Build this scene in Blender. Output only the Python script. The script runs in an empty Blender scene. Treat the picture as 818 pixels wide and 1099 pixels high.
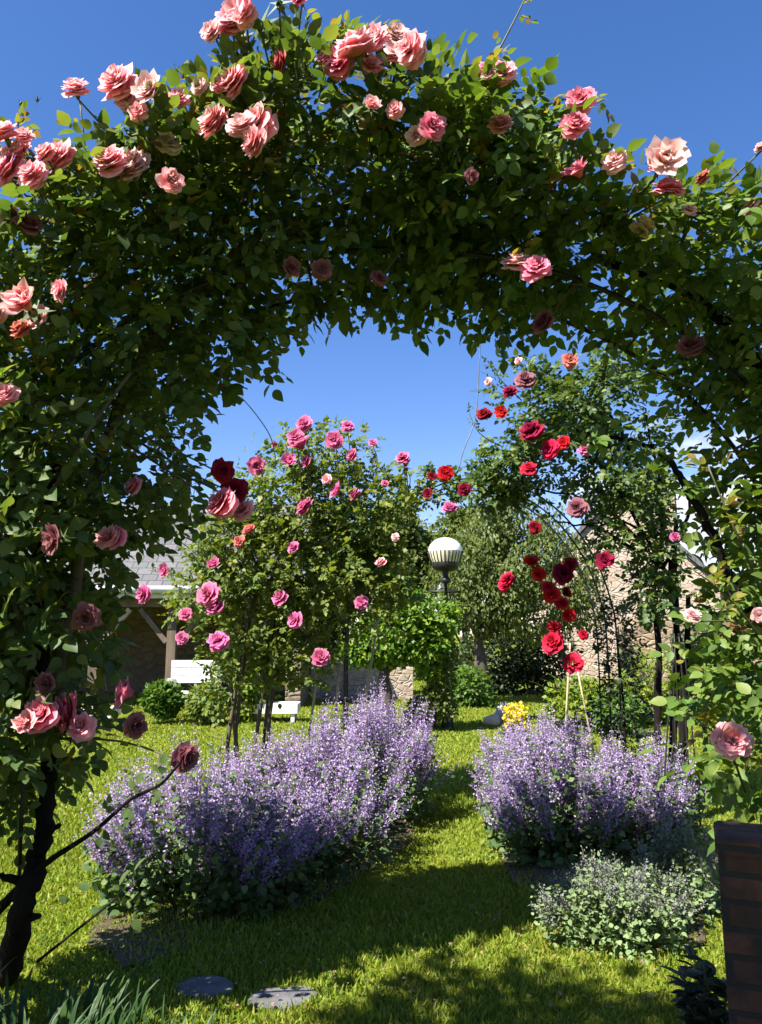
import bpy, math, random
import numpy as np
from mathutils import Vector, Matrix

random.seed(7)
S = bpy.context.scene
COL = S.collection
PI = math.pi
# ------------------------------------------------------------------ camera
CH = 1.45                      # eye height
TH = math.atan(130.5 / 800.0)  # tilt upwards
F = 800.0


def P(px, py, d):
    """point at forward distance d seen at photo position (px, py)"""
    x = (px - 409) / F
    v = (549.5 - py) / F
    dy = math.cos(TH) - v * math.sin(TH)
    dz = math.sin(TH) + v * math.cos(TH)
    k = d / dy
    return np.array((x * k, d, CH + dz * k))


def G(px, py):
    """ground point seen at photo position"""
    x = (px - 409) / F
    v = (549.5 - py) / F
    dy = math.cos(TH) - v * math.sin(TH)
    dz = math.sin(TH) + v * math.cos(TH)
    k = -CH / dz
    return np.array((x * k, dy * k, 0.0))


def W(px, d):
    return px * d / F


cam = bpy.data.cameras.new('camera')
co = bpy.data.objects.new('camera', cam)
COL.objects.link(co)
co.location = (0, 0, CH)
co.rotation_euler = (PI / 2 + TH, 0, 0)
cam.sensor_fit = 'AUTO'
cam.sensor_width = 36
cam.lens = 36 * F / 1099.0
cam.clip_end = 2000
cam.clip_start = 0.05
S.camera = co

# ------------------------------------------------------------------ light
SUN_EL = math.radians(52)
SUN_AZ = math.radians(230)     # clockwise from +Y: 270 is straight left
sv = Vector((math.sin(SUN_AZ) * math.cos(SUN_EL), math.cos(SUN_AZ) * math.cos(SUN_EL), math.sin(SUN_EL)))
sl = bpy.data.lights.new('sun', 'SUN')
sl.energy = 4.9
sl.angle = math.radians(0.5)
sl.color = (1.0, 0.94, 0.84)
so = bpy.data.objects.new('sun', sl)
COL.objects.link(so)
so.rotation_euler = sv.to_track_quat('Z', 'Y').to_euler()
so.location = (-20, -5, 30)

w = bpy.data.worlds.new('World')
S.world = w
w.use_nodes = True
nt = w.node_tree
nt.nodes.clear()
sky = nt.nodes.new('ShaderNodeTexSky')
sky.sky_type = 'NISHITA'
sky.sun_disc = False
sky.sun_elevation = SUN_EL
sky.sun_rotation = SUN_AZ
sky.altitude = 300
sky.air_density = 1.0
sky.dust_density = 0.3
sky.ozone_density = 4.0
tc = nt.nodes.new('ShaderNodeTexCoord')
mp = nt.nodes.new('ShaderNodeMapping')
mp.inputs['Scale'].default_value = (1, 1, 2.2)
nz = nt.nodes.new('ShaderNodeTexNoise')
nz.inputs['Scale'].default_value = 5.0
nz.inputs['Detail'].default_value = 9
nz.inputs['Roughness'].default_value = 0.55
sep = nt.nodes.new('ShaderNodeSeparateXYZ')
mr = nt.nodes.new('ShaderNodeMapRange')       # low in the sky only
mr.inputs['From Min'].default_value = 0.31
mr.inputs['From Max'].default_value = 0.14
mx_ = nt.nodes.new('ShaderNodeMapRange')      # towards the right
mx_.inputs['From Min'].default_value = 0.12
mx_.inputs['From Max'].default_value = 0.4
mul = nt.nodes.new('ShaderNodeMath'); mul.operation = 'MULTIPLY'
add = nt.nodes.new('ShaderNodeMath'); add.operation = 'MULTIPLY_ADD'
add.inputs[1].default_value = 0.55
add.inputs[2].default_value = -0.14
sm = nt.nodes.new('ShaderNodeMapRange')
sm.interpolation_type = 'SMOOTHSTEP'
sm.inputs['From Min'].default_value = 0.60
sm.inputs['From Max'].default_value = 0.78
ad2 = nt.nodes.new('ShaderNodeMath'); ad2.operation = 'ADD'
mix = nt.nodes.new('ShaderNodeMixRGB')
mix.inputs['Color2'].default_value = (5.2, 5.5, 6.2, 1)
hs = nt.nodes.new('ShaderNodeHueSaturation')
hs.inputs['Saturation'].default_value = 1.24
bg = nt.nodes.new('ShaderNodeBackground')
bg.inputs['Strength'].default_value = 0.071
ow = nt.nodes.new('ShaderNodeOutputWorld')
L = nt.links.new
L(tc.outputs['Generated'], mp.inputs['Vector'])
L(mp.outputs['Vector'], nz.inputs['Vector'])
L(tc.outputs['Generated'], sep.inputs[0])
L(sep.outputs['Z'], mr.inputs['Value'])
L(sep.outputs['X'], mx_.inputs['Value'])
L(mr.outputs[0], mul.inputs[0])
L(mx_.outputs[0], mul.inputs[1])
L(mul.outputs[0], add.inputs[0])
L(add.outputs[0], ad2.inputs[0])
L(nz.outputs['Fac'], ad2.inputs[1])
L(ad2.outputs[0], sm.inputs['Value'])
L(sky.outputs[0], hs.inputs['Color'])
tint = nt.nodes.new('ShaderNodeMixRGB'); tint.blend_type = 'MULTIPLY'; tint.inputs[0].default_value = 1
tint.inputs[2].default_value = (1.35, 1.0, 1.06, 1)
L(hs.outputs[0], tint.inputs[1])
L(tint.outputs[0], mix.inputs['Color1'])
L(sm.outputs[0], mix.inputs['Fac'])
L(mix.outputs[0], bg.inputs['Color'])
L(bg.outputs[0], ow.inputs[0])

S.view_settings.view_transform = 'Standard'
S.view_settings.look = 'None'
S.view_settings.exposure = 1.6
S.view_settings.gamma = 1
S.view_settings.use_curve_mapping = False
S.cycles.max_bounces = 6
S.cycles.diffuse_bounces = 3
S.cycles.transmission_bounces = 4
S.cycles.transparent_max_bounces = 6
S.cycles.use_denoising = True

# ------------------------------------------------------------------ materials


def newmat(name):
    m = bpy.data.materials.new(name)
    m.use_nodes = True
    n = m.node_tree
    n.nodes.clear()
    out = n.nodes.new('ShaderNodeOutputMaterial')
    return m, n, out


def ramp(n, fac, cols):
    r = n.nodes.new('ShaderNodeValToRGB')
    el = r.color_ramp.elements
    for i, (p, c) in enumerate(cols):
        e = el[i] if i < 2 else el.new(p)
        e.position = p
        e.color = (c[0], c[1], c[2], 1)
    n.links.new(fac, r.inputs[0])
    return r.outputs[0]


def noise(n, scale, detail=4, rough=0.55, coord='Object', sc=(1, 1, 1)):
    t = n.nodes.new('ShaderNodeTexCoord')
    mpn = n.nodes.new('ShaderNodeMapping')
    mpn.inputs['Scale'].default_value = sc
    x = n.nodes.new('ShaderNodeTexNoise')
    x.inputs['Scale'].default_value = scale
    x.inputs['Detail'].default_value = detail
    x.inputs['Roughness'].default_value = rough
    n.links.new(t.outputs[coord], mpn.inputs[0])
    n.links.new(mpn.outputs[0], x.inputs['Vector'])
    return x.outputs['Fac']


def mixrgb(n, fac, a, b, mode='MIX'):
    x = n.nodes.new('ShaderNodeMixRGB')
    x.blend_type = mode
    for s, v in ((0, fac), (1, a), (2, b)):
        if isinstance(v, (int, float)):
            x.inputs[s].default_value = v if s == 0 else (v, v, v, 1)
        elif isinstance(v, (tuple, list)):
            x.inputs[s].default_value = (*v[:3], 1)
        else:
            n.links.new(v, x.inputs[s])
    return x.outputs[0]


def leafmat(name, cols, trans=0.35, rough=0.5, spec=0.3, tcol=None, patch=0.0, patchcol=(0.2, 0.2, 0.03)):
    """leaf: colour per leaf (mesh island), a little broad patchiness, light through the blade"""
    m, n, out = newmat(name)
    g = n.nodes.new('ShaderNodeNewGeometry')
    k = len(cols)
    c = ramp(n, g.outputs['Random Per Island'], [(i / (k - 1), cc) for i, cc in enumerate(cols)])
    if patch:
        nf = noise(n, 2.3, 3)
        nr = ramp(n, nf, [(0.42, (0, 0, 0)), (0.68, (patch, patch, patch))])
        c = mixrgb(n, nr, c, patchcol)
    p = n.nodes.new('ShaderNodeBsdfPrincipled')
    p.inputs['Roughness'].default_value = rough
    p.inputs['Specular IOR Level'].default_value = spec
    n.links.new(c, p.inputs['Base Color'])
    t = n.nodes.new('ShaderNodeBsdfTranslucent')
    if tcol is None:
        tcol = (1.5, 1.45, 0.45)
    tc_ = mixrgb(n, 1.0, c, tcol, 'MULTIPLY')
    n.links.new(tc_, t.inputs['Color'])
    ms = n.nodes.new('ShaderNodeMixShader')
    ms.inputs[0].default_value = trans
    n.links.new(p.outputs[0], ms.inputs[1])
    n.links.new(t.outputs[0], ms.inputs[2])
    n.links.new(ms.outputs[0], out.inputs['Surface'])
    return m


def petalmat(name, base, tip, edge, trans=0.42):
    m, n, out = newmat(name)
    at = n.nodes.new('ShaderNodeAttribute')
    at.attribute_name = 'tip'
    c = ramp(n, at.outputs['Fac'], [(0.0, base), (0.45, tip), (0.68, tip), (1.0, edge)])
    g = n.nodes.new('ShaderNodeNewGeometry')
    rv = ramp(n, g.outputs['Random Per Island'], [(0, (0.78, 0.78, 0.78)), (1, (1.15, 1.15, 1.15))])
    c = mixrgb(n, 1.0, c, rv, 'MULTIPLY')
    oi = n.nodes.new('ShaderNodeObjectInfo')
    h = n.nodes.new('ShaderNodeHueSaturation')
    mrr = n.nodes.new('ShaderNodeMapRange')
    mrr.inputs['To Min'].default_value = 0.486
    mrr.inputs['To Max'].default_value = 0.508
    n.links.new(oi.outputs['Random'], mrr.inputs['Value'])
    n.links.new(mrr.outputs[0], h.inputs['Hue'])
    n.links.new(c, h.inputs['Color'])
    p = n.nodes.new('ShaderNodeBsdfPrincipled')
    p.inputs['Roughness'].default_value = 0.75
    p.inputs['Specular IOR Level'].default_value = 0.08
    n.links.new(h.outputs[0], p.inputs['Base Color'])
    t = n.nodes.new('ShaderNodeBsdfTranslucent')
    n.links.new(h.outputs[0], t.inputs['Color'])
    ms = n.nodes.new('ShaderNodeMixShader')
    ms.inputs[0].default_value = trans
    n.links.new(p.outputs[0], ms.inputs[1])
    n.links.new(t.outputs[0], ms.inputs[2])
    n.links.new(ms.outputs[0], out.inputs['Surface'])
    return m


def plain(name, cols, scale=8, rough=0.7, metal=0.0, bump=0.0, sc=(1, 1, 1), spec=0.4, bscale=None):
    m, n, out = newmat(name)
    nf = noise(n, scale, 6, 0.6, sc=sc)
    k = len(cols)
    c = ramp(n, nf, [(0.3 + 0.4 * i / (k - 1), cc) for i, cc in enumerate(cols)])
    p = n.nodes.new('ShaderNodeBsdfPrincipled')
    p.inputs['Roughness'].default_value = rough
    p.inputs['Metallic'].default_value = metal
    p.inputs['Specular IOR Level'].default_value = spec
    n.links.new(c, p.inputs['Base Color'])
    if bump:
        b = n.nodes.new('ShaderNodeBump')
        b.inputs['Strength'].default_value = bump
        b.inputs['Distance'].default_value = 0.02
        nb = noise(n, bscale or scale * 3, 5, 0.6, sc=sc)
        n.links.new(nb, b.inputs['Height'])
        n.links.new(b.outputs[0], p.inputs['Normal'])
    n.links.new(p.outputs[0], out.inputs['Surface'])
    return m


def stonemat(name, cols, joint, scale=3.0, sc=(1, 1, 1.8), jw=0.06):
    """coursed rubble: voronoi stones with mortar joints"""
    m, n, out = newmat(name)
    t = n.nodes.new('ShaderNodeTexCoord')
    mpn = n.nodes.new('ShaderNodeMapping')
    mpn.inputs['Scale'].default_value = sc
    n.links.new(t.outputs['Object'], mpn.inputs[0])
    wob = n.nodes.new('ShaderNodeTexNoise')
    wob.inputs['Scale'].default_value = 4
    n.links.new(mpn.outputs[0], wob.inputs['Vector'])
    vm = mixrgb(n, 0.08, mpn.outputs[0], wob.outputs['Color'])
    v1 = n.nodes.new('ShaderNodeTexVoronoi'); v1.inputs['Scale'].default_value = scale
    v2 = n.nodes.new('ShaderNodeTexVoronoi'); v2.feature = 'DISTANCE_TO_EDGE'; v2.inputs['Scale'].default_value = scale
    n.links.new(vm, v1.inputs['Vector'])
    n.links.new(vm, v2.inputs['Vector'])
    sepc = n.nodes.new('ShaderNodeSeparateColor')
    n.links.new(v1.outputs['Color'], sepc.inputs[0])
    k = len(cols)
    c = ramp(n, sepc.outputs[0], [(i / (k - 1), cc) for i, cc in enumerate(cols)])
    c = mixrgb(n, 0.35, c, ramp(n, noise(n, 14, 6), [(0.3, (0.12, 0.1, 0.08)), (0.7, (0.6, 0.52, 0.42))]), 'OVERLAY')
    j = ramp(n, v2.outputs['Distance'], [(0.0, (1, 1, 1)), (jw, (0, 0, 0))])
    c = mixrgb(n, j, c, joint)
    p = n.nodes.new('ShaderNodeBsdfPrincipled')
    p.inputs['Roughness'].default_value = 0.9
    n.links.new(c, p.inputs['Base Color'])
    b = n.nodes.new('ShaderNodeBump')
    b.inputs['Strength'].default_value = 0.8
    b.inputs['Distance'].default_value = 0.03
    hh = ramp(n, v2.outputs['Distance'], [(0.0, (0, 0, 0)), (jw * 2, (1, 1, 1))])
    n.links.new(hh, b.inputs['Height'])
    n.links.new(b.outputs[0], p.inputs['Normal'])
    n.links.new(p.outputs[0], out.inputs['Surface'])
    return m


def brickmat(name, c1, c2, mortar, bw, bh, mort=0.012, rough=0.85, rot=(0, 0, 0), bump=0.5, blotch=None):
    m, n, out = newmat(name)
    t = n.nodes.new('ShaderNodeTexCoord')
    mpn = n.nodes.new('ShaderNodeMapping')
    mpn.inputs['Rotation'].default_value = rot
    n.links.new(t.outputs['UV'], mpn.inputs[0])
    b = n.nodes.new('ShaderNodeTexBrick')
    b.inputs['Scale'].default_value = 1.0
    b.inputs['Brick Width'].default_value = bw
    b.inputs['Row Height'].default_value = bh
    b.inputs['Mortar Size'].default_value = mort
    b.inputs['Mortar Smooth'].default_value = 0.3
    b.inputs['Color1'].default_value = (*c1, 1)
    b.inputs['Color2'].default_value = (*c2, 1)
    b.inputs['Mortar'].default_value = (*mortar, 1)
    n.links.new(mpn.outputs[0], b.inputs['Vector'])
    c = mixrgb(n, 0.5, b.outputs['Color'], ramp(n, noise(n, 22, 7, 0.65), [(0.25, (0.15, 0.13, 0.12)), (0.75, (0.75, 0.7, 0.66))]), 'OVERLAY')
    if blotch:
        c = mixrgb(n, ramp(n, noise(n, 5, 6, 0.65), [(0.42, (0, 0, 0)), (0.6, (0.9, 0.9, 0.9))]), c, blotch)
    p = n.nodes.new('ShaderNodeBsdfPrincipled')
    p.inputs['Roughness'].default_value = rough
    n.links.new(c, p.inputs['Base Color'])
    bp = n.nodes.new('ShaderNodeBump')
    bp.inputs['Strength'].default_value = bump
    bp.inputs['Distance'].default_value = 0.012
    bp.invert = True
    n.links.new(b.outputs['Fac'], bp.inputs['Height'])
    n.links.new(bp.outputs[0], p.inputs['Normal'])
    n.links.new(p.outputs[0], out.inputs['Surface'])
    return m


M = {}
M['rose_leaf'] = leafmat('rose_leaf', [(0.042, 0.085, 0.028), (0.066, 0.122, 0.036), (0.102, 0.165, 0.046), (0.165, 0.205, 0.06)], 0.42, patch=0.45, patchcol=(0.12, 0.165, 0.04))
M['rose_leaf_bright'] = leafmat('rose_leaf_bright', [(0.045, 0.10, 0.022), (0.075, 0.15, 0.028), (0.11, 0.19, 0.034), (0.17, 0.23, 0.045)], 0.36, patch=0.3, patchcol=(0.16, 0.18, 0.03))
M['young_leaf'] = leafmat('young_leaf', [(0.09, 0.16, 0.03), (0.16, 0.20, 0.035), (0.24, 0.21, 0.04), (0.17, 0.085, 0.04)], 0.42)
M['bush_leaf'] = leafmat('bush_leaf', [(0.055, 0.105, 0.022), (0.085, 0.145, 0.028), (0.14, 0.19, 0.035), (0.25, 0.26, 0.055)], 0.38, patch=0.5, patchcol=(0.15, 0.19, 0.03))
M['red_leaf'] = leafmat('red_leaf', [(0.03, 0.07, 0.026), (0.05, 0.10, 0.03), (0.085, 0.14, 0.035), (0.16, 0.20, 0.05)], 0.32, patch=0.3, patchcol=(0.1, 0.14, 0.03))
M['tree_light'] = leafmat('tree_light', [(0.07, 0.16, 0.016), (0.11, 0.21, 0.02), (0.2, 0.27, 0.025)], 0.4)
M['tree_olive'] = leafmat('tree_olive', [(0.045, 0.075, 0.018), (0.08, 0.12, 0.025), (0.14, 0.17, 0.03)], 0.35, patch=0.4, patchcol=(0.13, 0.15, 0.03))
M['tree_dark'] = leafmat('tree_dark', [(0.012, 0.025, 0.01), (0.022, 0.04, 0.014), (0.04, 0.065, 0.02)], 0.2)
M['shrub_green'] = leafmat('shrub_green', [(0.04, 0.10, 0.014), (0.07, 0.14, 0.018), (0.11, 0.18, 0.02)], 0.35)
M['shrub_lime'] = leafmat('shrub_lime', [(0.08, 0.15, 0.015), (0.14, 0.21, 0.02), (0.24, 0.26, 0.03)], 0.4)
M['strap_leaf'] = leafmat('strap_leaf', [(0.02, 0.05, 0.014), (0.03, 0.075, 0.018), (0.05, 0.10, 0.02)], 0.3)
M['mint_leaf'] = leafmat('mint_leaf', [(0.06, 0.11, 0.04), (0.09, 0.155, 0.055), (0.14, 0.20, 0.075)], 0.3, rough=0.65, spec=0.2)
M['mint_pale'] = leafmat('mint_pale', [(0.12, 0.19, 0.08), (0.18, 0.26, 0.115), (0.25, 0.32, 0.155)], 0.3, rough=0.7, spec=0.2)
M['mint_flower'] = leafmat('mint_flower', [(0.24, 0.17, 0.36), (0.36, 0.26, 0.48), (0.46, 0.36, 0.57), (0.58, 0.49, 0.66)], 0.35, rough=0.7, spec=0.1, tcol=(1.1, 1.0, 1.1))
M['mint_flower_pale'] = leafmat('mint_flower_pale', [(0.18, 0.17, 0.22), (0.2, 0.25, 0.16), (0.28, 0.27, 0.29)], 0.3, rough=0.7, spec=0.1, tcol=(1.1, 1.0, 1.1))
M['grass'] = leafmat('grass_blade', [(0.11, 0.185, 0.018), (0.175, 0.26, 0.024), (0.24, 0.31, 0.032), (0.36, 0.34, 0.07)], 0.4, rough=0.55, spec=0.25, tcol=(1.25, 1.25, 0.5), patch=0.35, patchcol=(0.2, 0.2, 0.03))
M['bark'] = plain('rose_bark', [(0.005, 0.0045, 0.004), (0.018, 0.015, 0.013)], 14, 1.0, spec=0.1, bump=0.6, sc=(1, 1, 0.3))  # near black: the branch's shade is put into the base colour
M['cane_green'] = plain('green_cane', [(0.05, 0.07, 0.025), (0.10, 0.08, 0.04)], 10, 0.6, bump=0.2)
M['cane_brown'] = plain('brown_cane', [(0.05, 0.038, 0.028), (0.13, 0.10, 0.072)], 12, 0.8, bump=0.5, sc=(1, 1, 0.3))
M['bark_tree'] = plain('tree_bark', [(0.035, 0.028, 0.022), (0.11, 0.09, 0.07)], 9, 0.9, bump=0.7, sc=(1, 1, 0.3))
M['bamboo'] = plain('dry_bamboo', [(0.32, 0.25, 0.15), (0.48, 0.4, 0.27)], 7, 0.6, sc=(1, 1, 0.2))
M['iron'] = plain('black_iron', [(0.012, 0.012, 0.013), (0.035, 0.03, 0.028)], 20, 0.5, metal=0.3)
M['wire'] = plain('galvanised_wire', [(0.1, 0.1, 0.11), (0.2, 0.2, 0.2)], 20, 0.5, metal=0.5)
M['white_paint'] = plain('white_paint', [(0.55, 0.55, 0.52), (0.74, 0.74, 0.72)], 5, 0.5)
M['gutter'] = plain('pale_gutter', [(0.45, 0.45, 0.44), (0.62, 0.62, 0.6)], 4, 0.5)
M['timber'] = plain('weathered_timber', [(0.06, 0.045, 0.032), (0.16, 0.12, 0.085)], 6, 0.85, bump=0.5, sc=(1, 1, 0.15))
M['timber_pale'] = plain('pale_timber', [(0.22, 0.19, 0.15), (0.38, 0.33, 0.27)], 6, 0.85, bump=0.4, sc=(1, 1, 0.15))
M['rubble'] = stonemat('cream_rubble', [(0.30, 0.245, 0.195), (0.40, 0.33, 0.265), (0.35, 0.30, 0.25), (0.44, 0.37, 0.30)], (0.36, 0.30, 0.245), 5.5, jw=0.05)
M['rubble_tan'] = stonemat('tan_rubble', [(0.2, 0.15, 0.10), (0.36, 0.27, 0.18), (0.28, 0.22, 0.16), (0.45, 0.36, 0.25)], (0.24, 0.19, 0.14), 3.6)
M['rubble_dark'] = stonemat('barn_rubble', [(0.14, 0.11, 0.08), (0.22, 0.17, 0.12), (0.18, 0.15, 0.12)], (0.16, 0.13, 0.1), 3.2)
M['boulder'] = plain('pale_stone', [(0.40, 0.33, 0.26), (0.58, 0.48, 0.39)], 4, 0.9, bump=0.6)
M['slate'] = brickmat('roof_slate', (0.075, 0.08, 0.09), (0.11, 0.115, 0.125), (0.03, 0.03, 0.034), 0.3, 0.22, 0.012, 0.6)
M['brick'] = brickmat('old_brick', (0.075, 0.032, 0.02), (0.12, 0.05, 0.03), (0.028, 0.025, 0.022), 0.225, 0.075, 0.010, 0.9, blotch=(0.018, 0.016, 0.014))  # dark brick with near-black noise blotches
M['paver'] = plain('grey_slab', [(0.07, 0.07, 0.075), (0.14, 0.14, 0.145)], 12, 0.85, bump=0.4)
M['soil'] = plain('soil', [(0.045, 0.032, 0.02), (0.10, 0.075, 0.05)], 9, 0.95, bump=0.8)
M['yellow'] = leafmat('yellow_petal', [(0.75, 0.5, 0.01), (0.8, 0.6, 0.02)], 0.3, tcol=(1, 1, 0.6))

# petals: base, body, edge
M['p_salmon'] = petalmat('salmon_petal', (0.93, 0.45, 0.20), (0.95, 0.32, 0.36), (0.97, 0.62, 0.62))
M['p_coral'] = petalmat('coral_petal', (0.70, 0.25, 0.08), (0.68, 0.17, 0.13), (0.7, 0.26, 0.22))
M['p_pink'] = petalmat('pink_petal', (0.82, 0.18, 0.22), (0.85, 0.17, 0.28), (0.92, 0.42, 0.5))
M['p_pale'] = petalmat('pale_petal', (0.86, 0.48, 0.28), (0.88, 0.50, 0.48), (0.92, 0.68, 0.66))
M['p_cream'] = petalmat('cream_petal', (0.72, 0.5, 0.2), (0.76, 0.58, 0.38), (0.78, 0.68, 0.55))
M['p_bright'] = petalmat('bright_pink_petal', (0.6, 0.07, 0.17), (0.68, 0.10, 0.28), (0.74, 0.26, 0.42))
M['p_red'] = petalmat('red_petal', (0.45, 0.010, 0.014), (0.64, 0.016, 0.03), (0.68, 0.035, 0.055))
M['p_crimson'] = petalmat('crimson_petal', (0.14, 0.006, 0.012), (0.27, 0.010, 0.025), (0.32, 0.02, 0.05))
M['p_dusky'] = petalmat('dusky_petal', (0.30, 0.14, 0.09), (0.32, 0.10, 0.13), (0.36, 0.17, 0.18))  # darker, duller pink
M['calyx'] = plain('rose_calyx', [(0.045, 0.085, 0.02), (0.08, 0.12, 0.03)], 10, 0.6)

# lamp
m, n, out = newmat('opal_glass')
p = n.nodes.new('ShaderNodeBsdfPrincipled')
p.inputs['Base Color'].default_value = (0.82, 0.83, 0.84, 1)
p.inputs['Roughness'].default_value = 0.25
n.links.new(p.outputs[0], out.inputs[0])
M['opal'] = m
M['lamp_cream'] = plain('ribbed_cream', [(0.5, 0.46, 0.32), (0.66, 0.62, 0.45)], 12, 0.4)

# lawn soil / turf sheet
m, n, out = newmat('turf')
c = ramp(n, noise(n, 1.3, 6), [(0.3, (0.10, 0.145, 0.012)), (0.5, (0.14, 0.175, 0.014)), (0.7, (0.18, 0.18, 0.022))])
c = mixrgb(n, 0.6, c, ramp(n, noise(n, 60, 4), [(0.3, (0.25, 0.25, 0.25)), (0.7, (0.75, 0.75, 0.75))]), 'OVERLAY')
p = n.nodes.new('ShaderNodeBsdfPrincipled')
p.inputs['Roughness'].default_value = 0.9
p.inputs['Specular IOR Level'].default_value = 0.1
n.links.new(c, p.inputs['Base Color'])
b = n.nodes.new('ShaderNodeBump'); b.inputs['Strength'].default_value = 0.8; b.inputs['Distance'].default_value = 0.03
n.links.new(noise(n, 90, 3), b.inputs['Height'])
n.links.new(b.outputs[0], p.inputs['Normal'])
n.links.new(p.outputs[0], out.inputs[0])
M['turf'] = m

# ------------------------------------------------------------------ mesh helpers
ORIGIN = {}


def rng_(s):
    return np.random.default_rng(s)


def thing(name, label, cat, loc=(0, 0, 0), group=None):
    o = bpy.data.objects.new(name, None)
    o.empty_display_size = 0.2
    COL.objects.link(o)
    o.location = tuple(float(v) for v in loc)
    o['label'] = label
    o['category'] = cat
    if group:
        o['group'] = group
    ORIGIN[o.name] = np.array(loc, float)
    return o


def tag(o, label=None, cat=None, group=None, kind=None):
    for k, v in (('label', label), ('category', cat), ('group', group), ('kind', kind)):
        if v:
            o[k] = v
    return o


class MB:
    """collects geometry in world coordinates"""

    def __init__(s):
        s.v = []; s.lv = []; s.lt = []; s.mi = []; s.n = 0; s.tip = []; s.uv = []; s.hasuv = False

    def arr(s, V, faces_idx, faces_tot, mi=0, tip=None, uv=None):
        V = np.asarray(V, float).reshape(-1, 3)
        fi = np.asarray(faces_idx, np.int64).ravel() + s.n
        ft = np.asarray(faces_tot, np.int64).ravel()
        s.v.append(V); s.lv.append(fi); s.lt.append(ft)
        s.mi.append(np.full(len(ft), mi, np.int64))
        s.tip.append(np.zeros(len(V)) if tip is None else np.asarray(tip, float))
        if uv is not None:
            s.hasuv = True
        s.uv.append(np.zeros((len(fi), 2)) if uv is None else np.asarray(uv, float).reshape(-1, 2))
        s.n += len(V)

    def polys(s, V, faces, mi=0, boxuv=False):
        fi = [i for f in faces for i in f]
        uv = None
        if boxuv:
            V = np.asarray(V, float)
            uv = []
            for f in faces:
                q = V[list(f)]
                nn = np.abs(np.cross(q[1] - q[0], q[2] - q[0]))
                a = int(np.argmax(nn))
                if a == 0: uv += [(t[1], t[2]) for t in q]
                elif a == 1: uv += [(t[0], t[2]) for t in q]
                else: uv += [(t[0], t[1] * 1.2) for t in q]
        s.arr(V, fi, [len(f) for f in faces], mi, uv=uv)

    def box(s, a, b, mi=0, bev=0.0, rot=None, c=None):
        a = np.array(a, float); b = np.array(b, float)
        lo = np.minimum(a, b); hi = np.maximum(a, b)
        V = np.array([(x, y, z) for x in (lo[0], hi[0]) for y in (lo[1], hi[1]) for z in (lo[2], hi[2])])
        Fc = [(0, 1, 3, 2), (4, 6, 7, 5), (0, 4, 5, 1), (2, 3, 7, 6), (0, 2, 6, 4), (1, 5, 7, 3)]
        if rot is not None:
            cc = (lo + hi) / 2 if c is None else np.array(c, float)
            V = (V - cc) @ np.array(Matrix.Rotation(rot, 3, 'Z')).T + cc
        s.polys(V, Fc, mi, True)

    def bar(s, p0, p1, w, h, mi=0):
        p0 = np.array(p0, float); p1 = np.array(p1, float)
        d = p1 - p0; d /= np.linalg.norm(d)
        up = np.array((0, 0, 1.0)) if abs(d[2]) < 0.9 else np.array((0, 1.0, 0))
        r = np.cross(d, up); r /= np.linalg.norm(r)
        u = np.cross(r, d)
        V = [p + r * sx * w / 2 + u * sz * h / 2 for p in (p0, p1) for sx, sz in ((-1, -1), (1, -1), (1, 1), (-1, 1))]
        s.polys(V, [(0, 1, 2, 3), (4, 7, 6, 5), (0, 4, 5, 1), (1, 5, 6, 2), (2, 6, 7, 3), (3, 7, 4, 0)], mi, True)

    def tube(s, pts, rad, sides=6, mi=0, sub=4, wob=0.0, seed=0):
        pts = np.array(pts, float)
        rad = np.full(len(pts), rad, float) if np.isscalar(rad) else np.array(rad, float)
        if sub > 1 and len(pts) > 2:
            pe = np.vstack([2 * pts[0] - pts[1], pts, 2 * pts[-1] - pts[-2]])
            q = []; rr = []
            for i in range(1, len(pe) - 2):
                for t in np.linspace(0, 1, sub, endpoint=False):
                    a, b_, c_, d_ = pe[i - 1:i + 3]
                    q.append(0.5 * (2 * b_ + (c_ - a) * t + (2 * a - 5 * b_ + 4 * c_ - d_) * t * t + (3 * b_ - a - 3 * c_ + d_) * t ** 3))
                    rr.append(rad[i - 1] * (1 - t) + rad[i] * t)
            q.append(pts[-1]); rr.append(rad[-1])
            pts = np.array(q); rad = np.array(rr)
        if wob:
            rg = rng_(seed)
            pts = pts + rg.normal(0, wob, pts.shape) * np.linspace(0.3, 1, len(pts))[:, None]
            rad = rad * (1 + rg.normal(0, 0.08, len(rad)))
        V = []
        prev = None
        for i, pnt in enumerate(pts):
            t = pts[min(i + 1, len(pts) - 1)] - pts[max(i - 1, 0)]
            t = t / (np.linalg.norm(t) + 1e-9)
            if prev is None:
                a = np.array((1.0, 0, 0)) if abs(t[0]) < 0.8 else np.array((0, 1.0, 0))
            else:
                a = prev
            u = a - t * np.dot(a, t); u /= np.linalg.norm(u) + 1e-9
            prev = u
            vv = np.cross(t, u)
            for k in range(sides):
                an = 2 * PI * k / sides
                V.append(pnt + (u * math.cos(an) + vv * math.sin(an)) * rad[i])
        Fc = []
        m_ = len(pts)
        for i in range(m_ - 1):
            for k in range(sides):
                k2 = (k + 1) % sides
                Fc.append((i * sides + k, i * sides + k2, (i + 1) * sides + k2, (i + 1) * sides + k))
        Fc.append(tuple(range(sides - 1, -1, -1)))
        Fc.append(tuple((m_ - 1) * sides + k for k in range(sides)))
        s.polys(V, Fc, mi)

    def lathe(s, prof, c, seg=24, mi=0):
        V = []; Fc = []
        for r, z in prof:
            for k in range(seg):
                a = 2 * PI * k / seg
                V.append((c[0] + r * math.cos(a), c[1] + r * math.sin(a), c[2] + z))
        for i in range(len(prof) - 1):
            for k in range(seg):
                k2 = (k + 1) % seg
                Fc.append((i * seg + k, i * seg + k2, (i + 1) * seg + k2, (i + 1) * seg + k))
        s.polys(V, Fc, mi)

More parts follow.
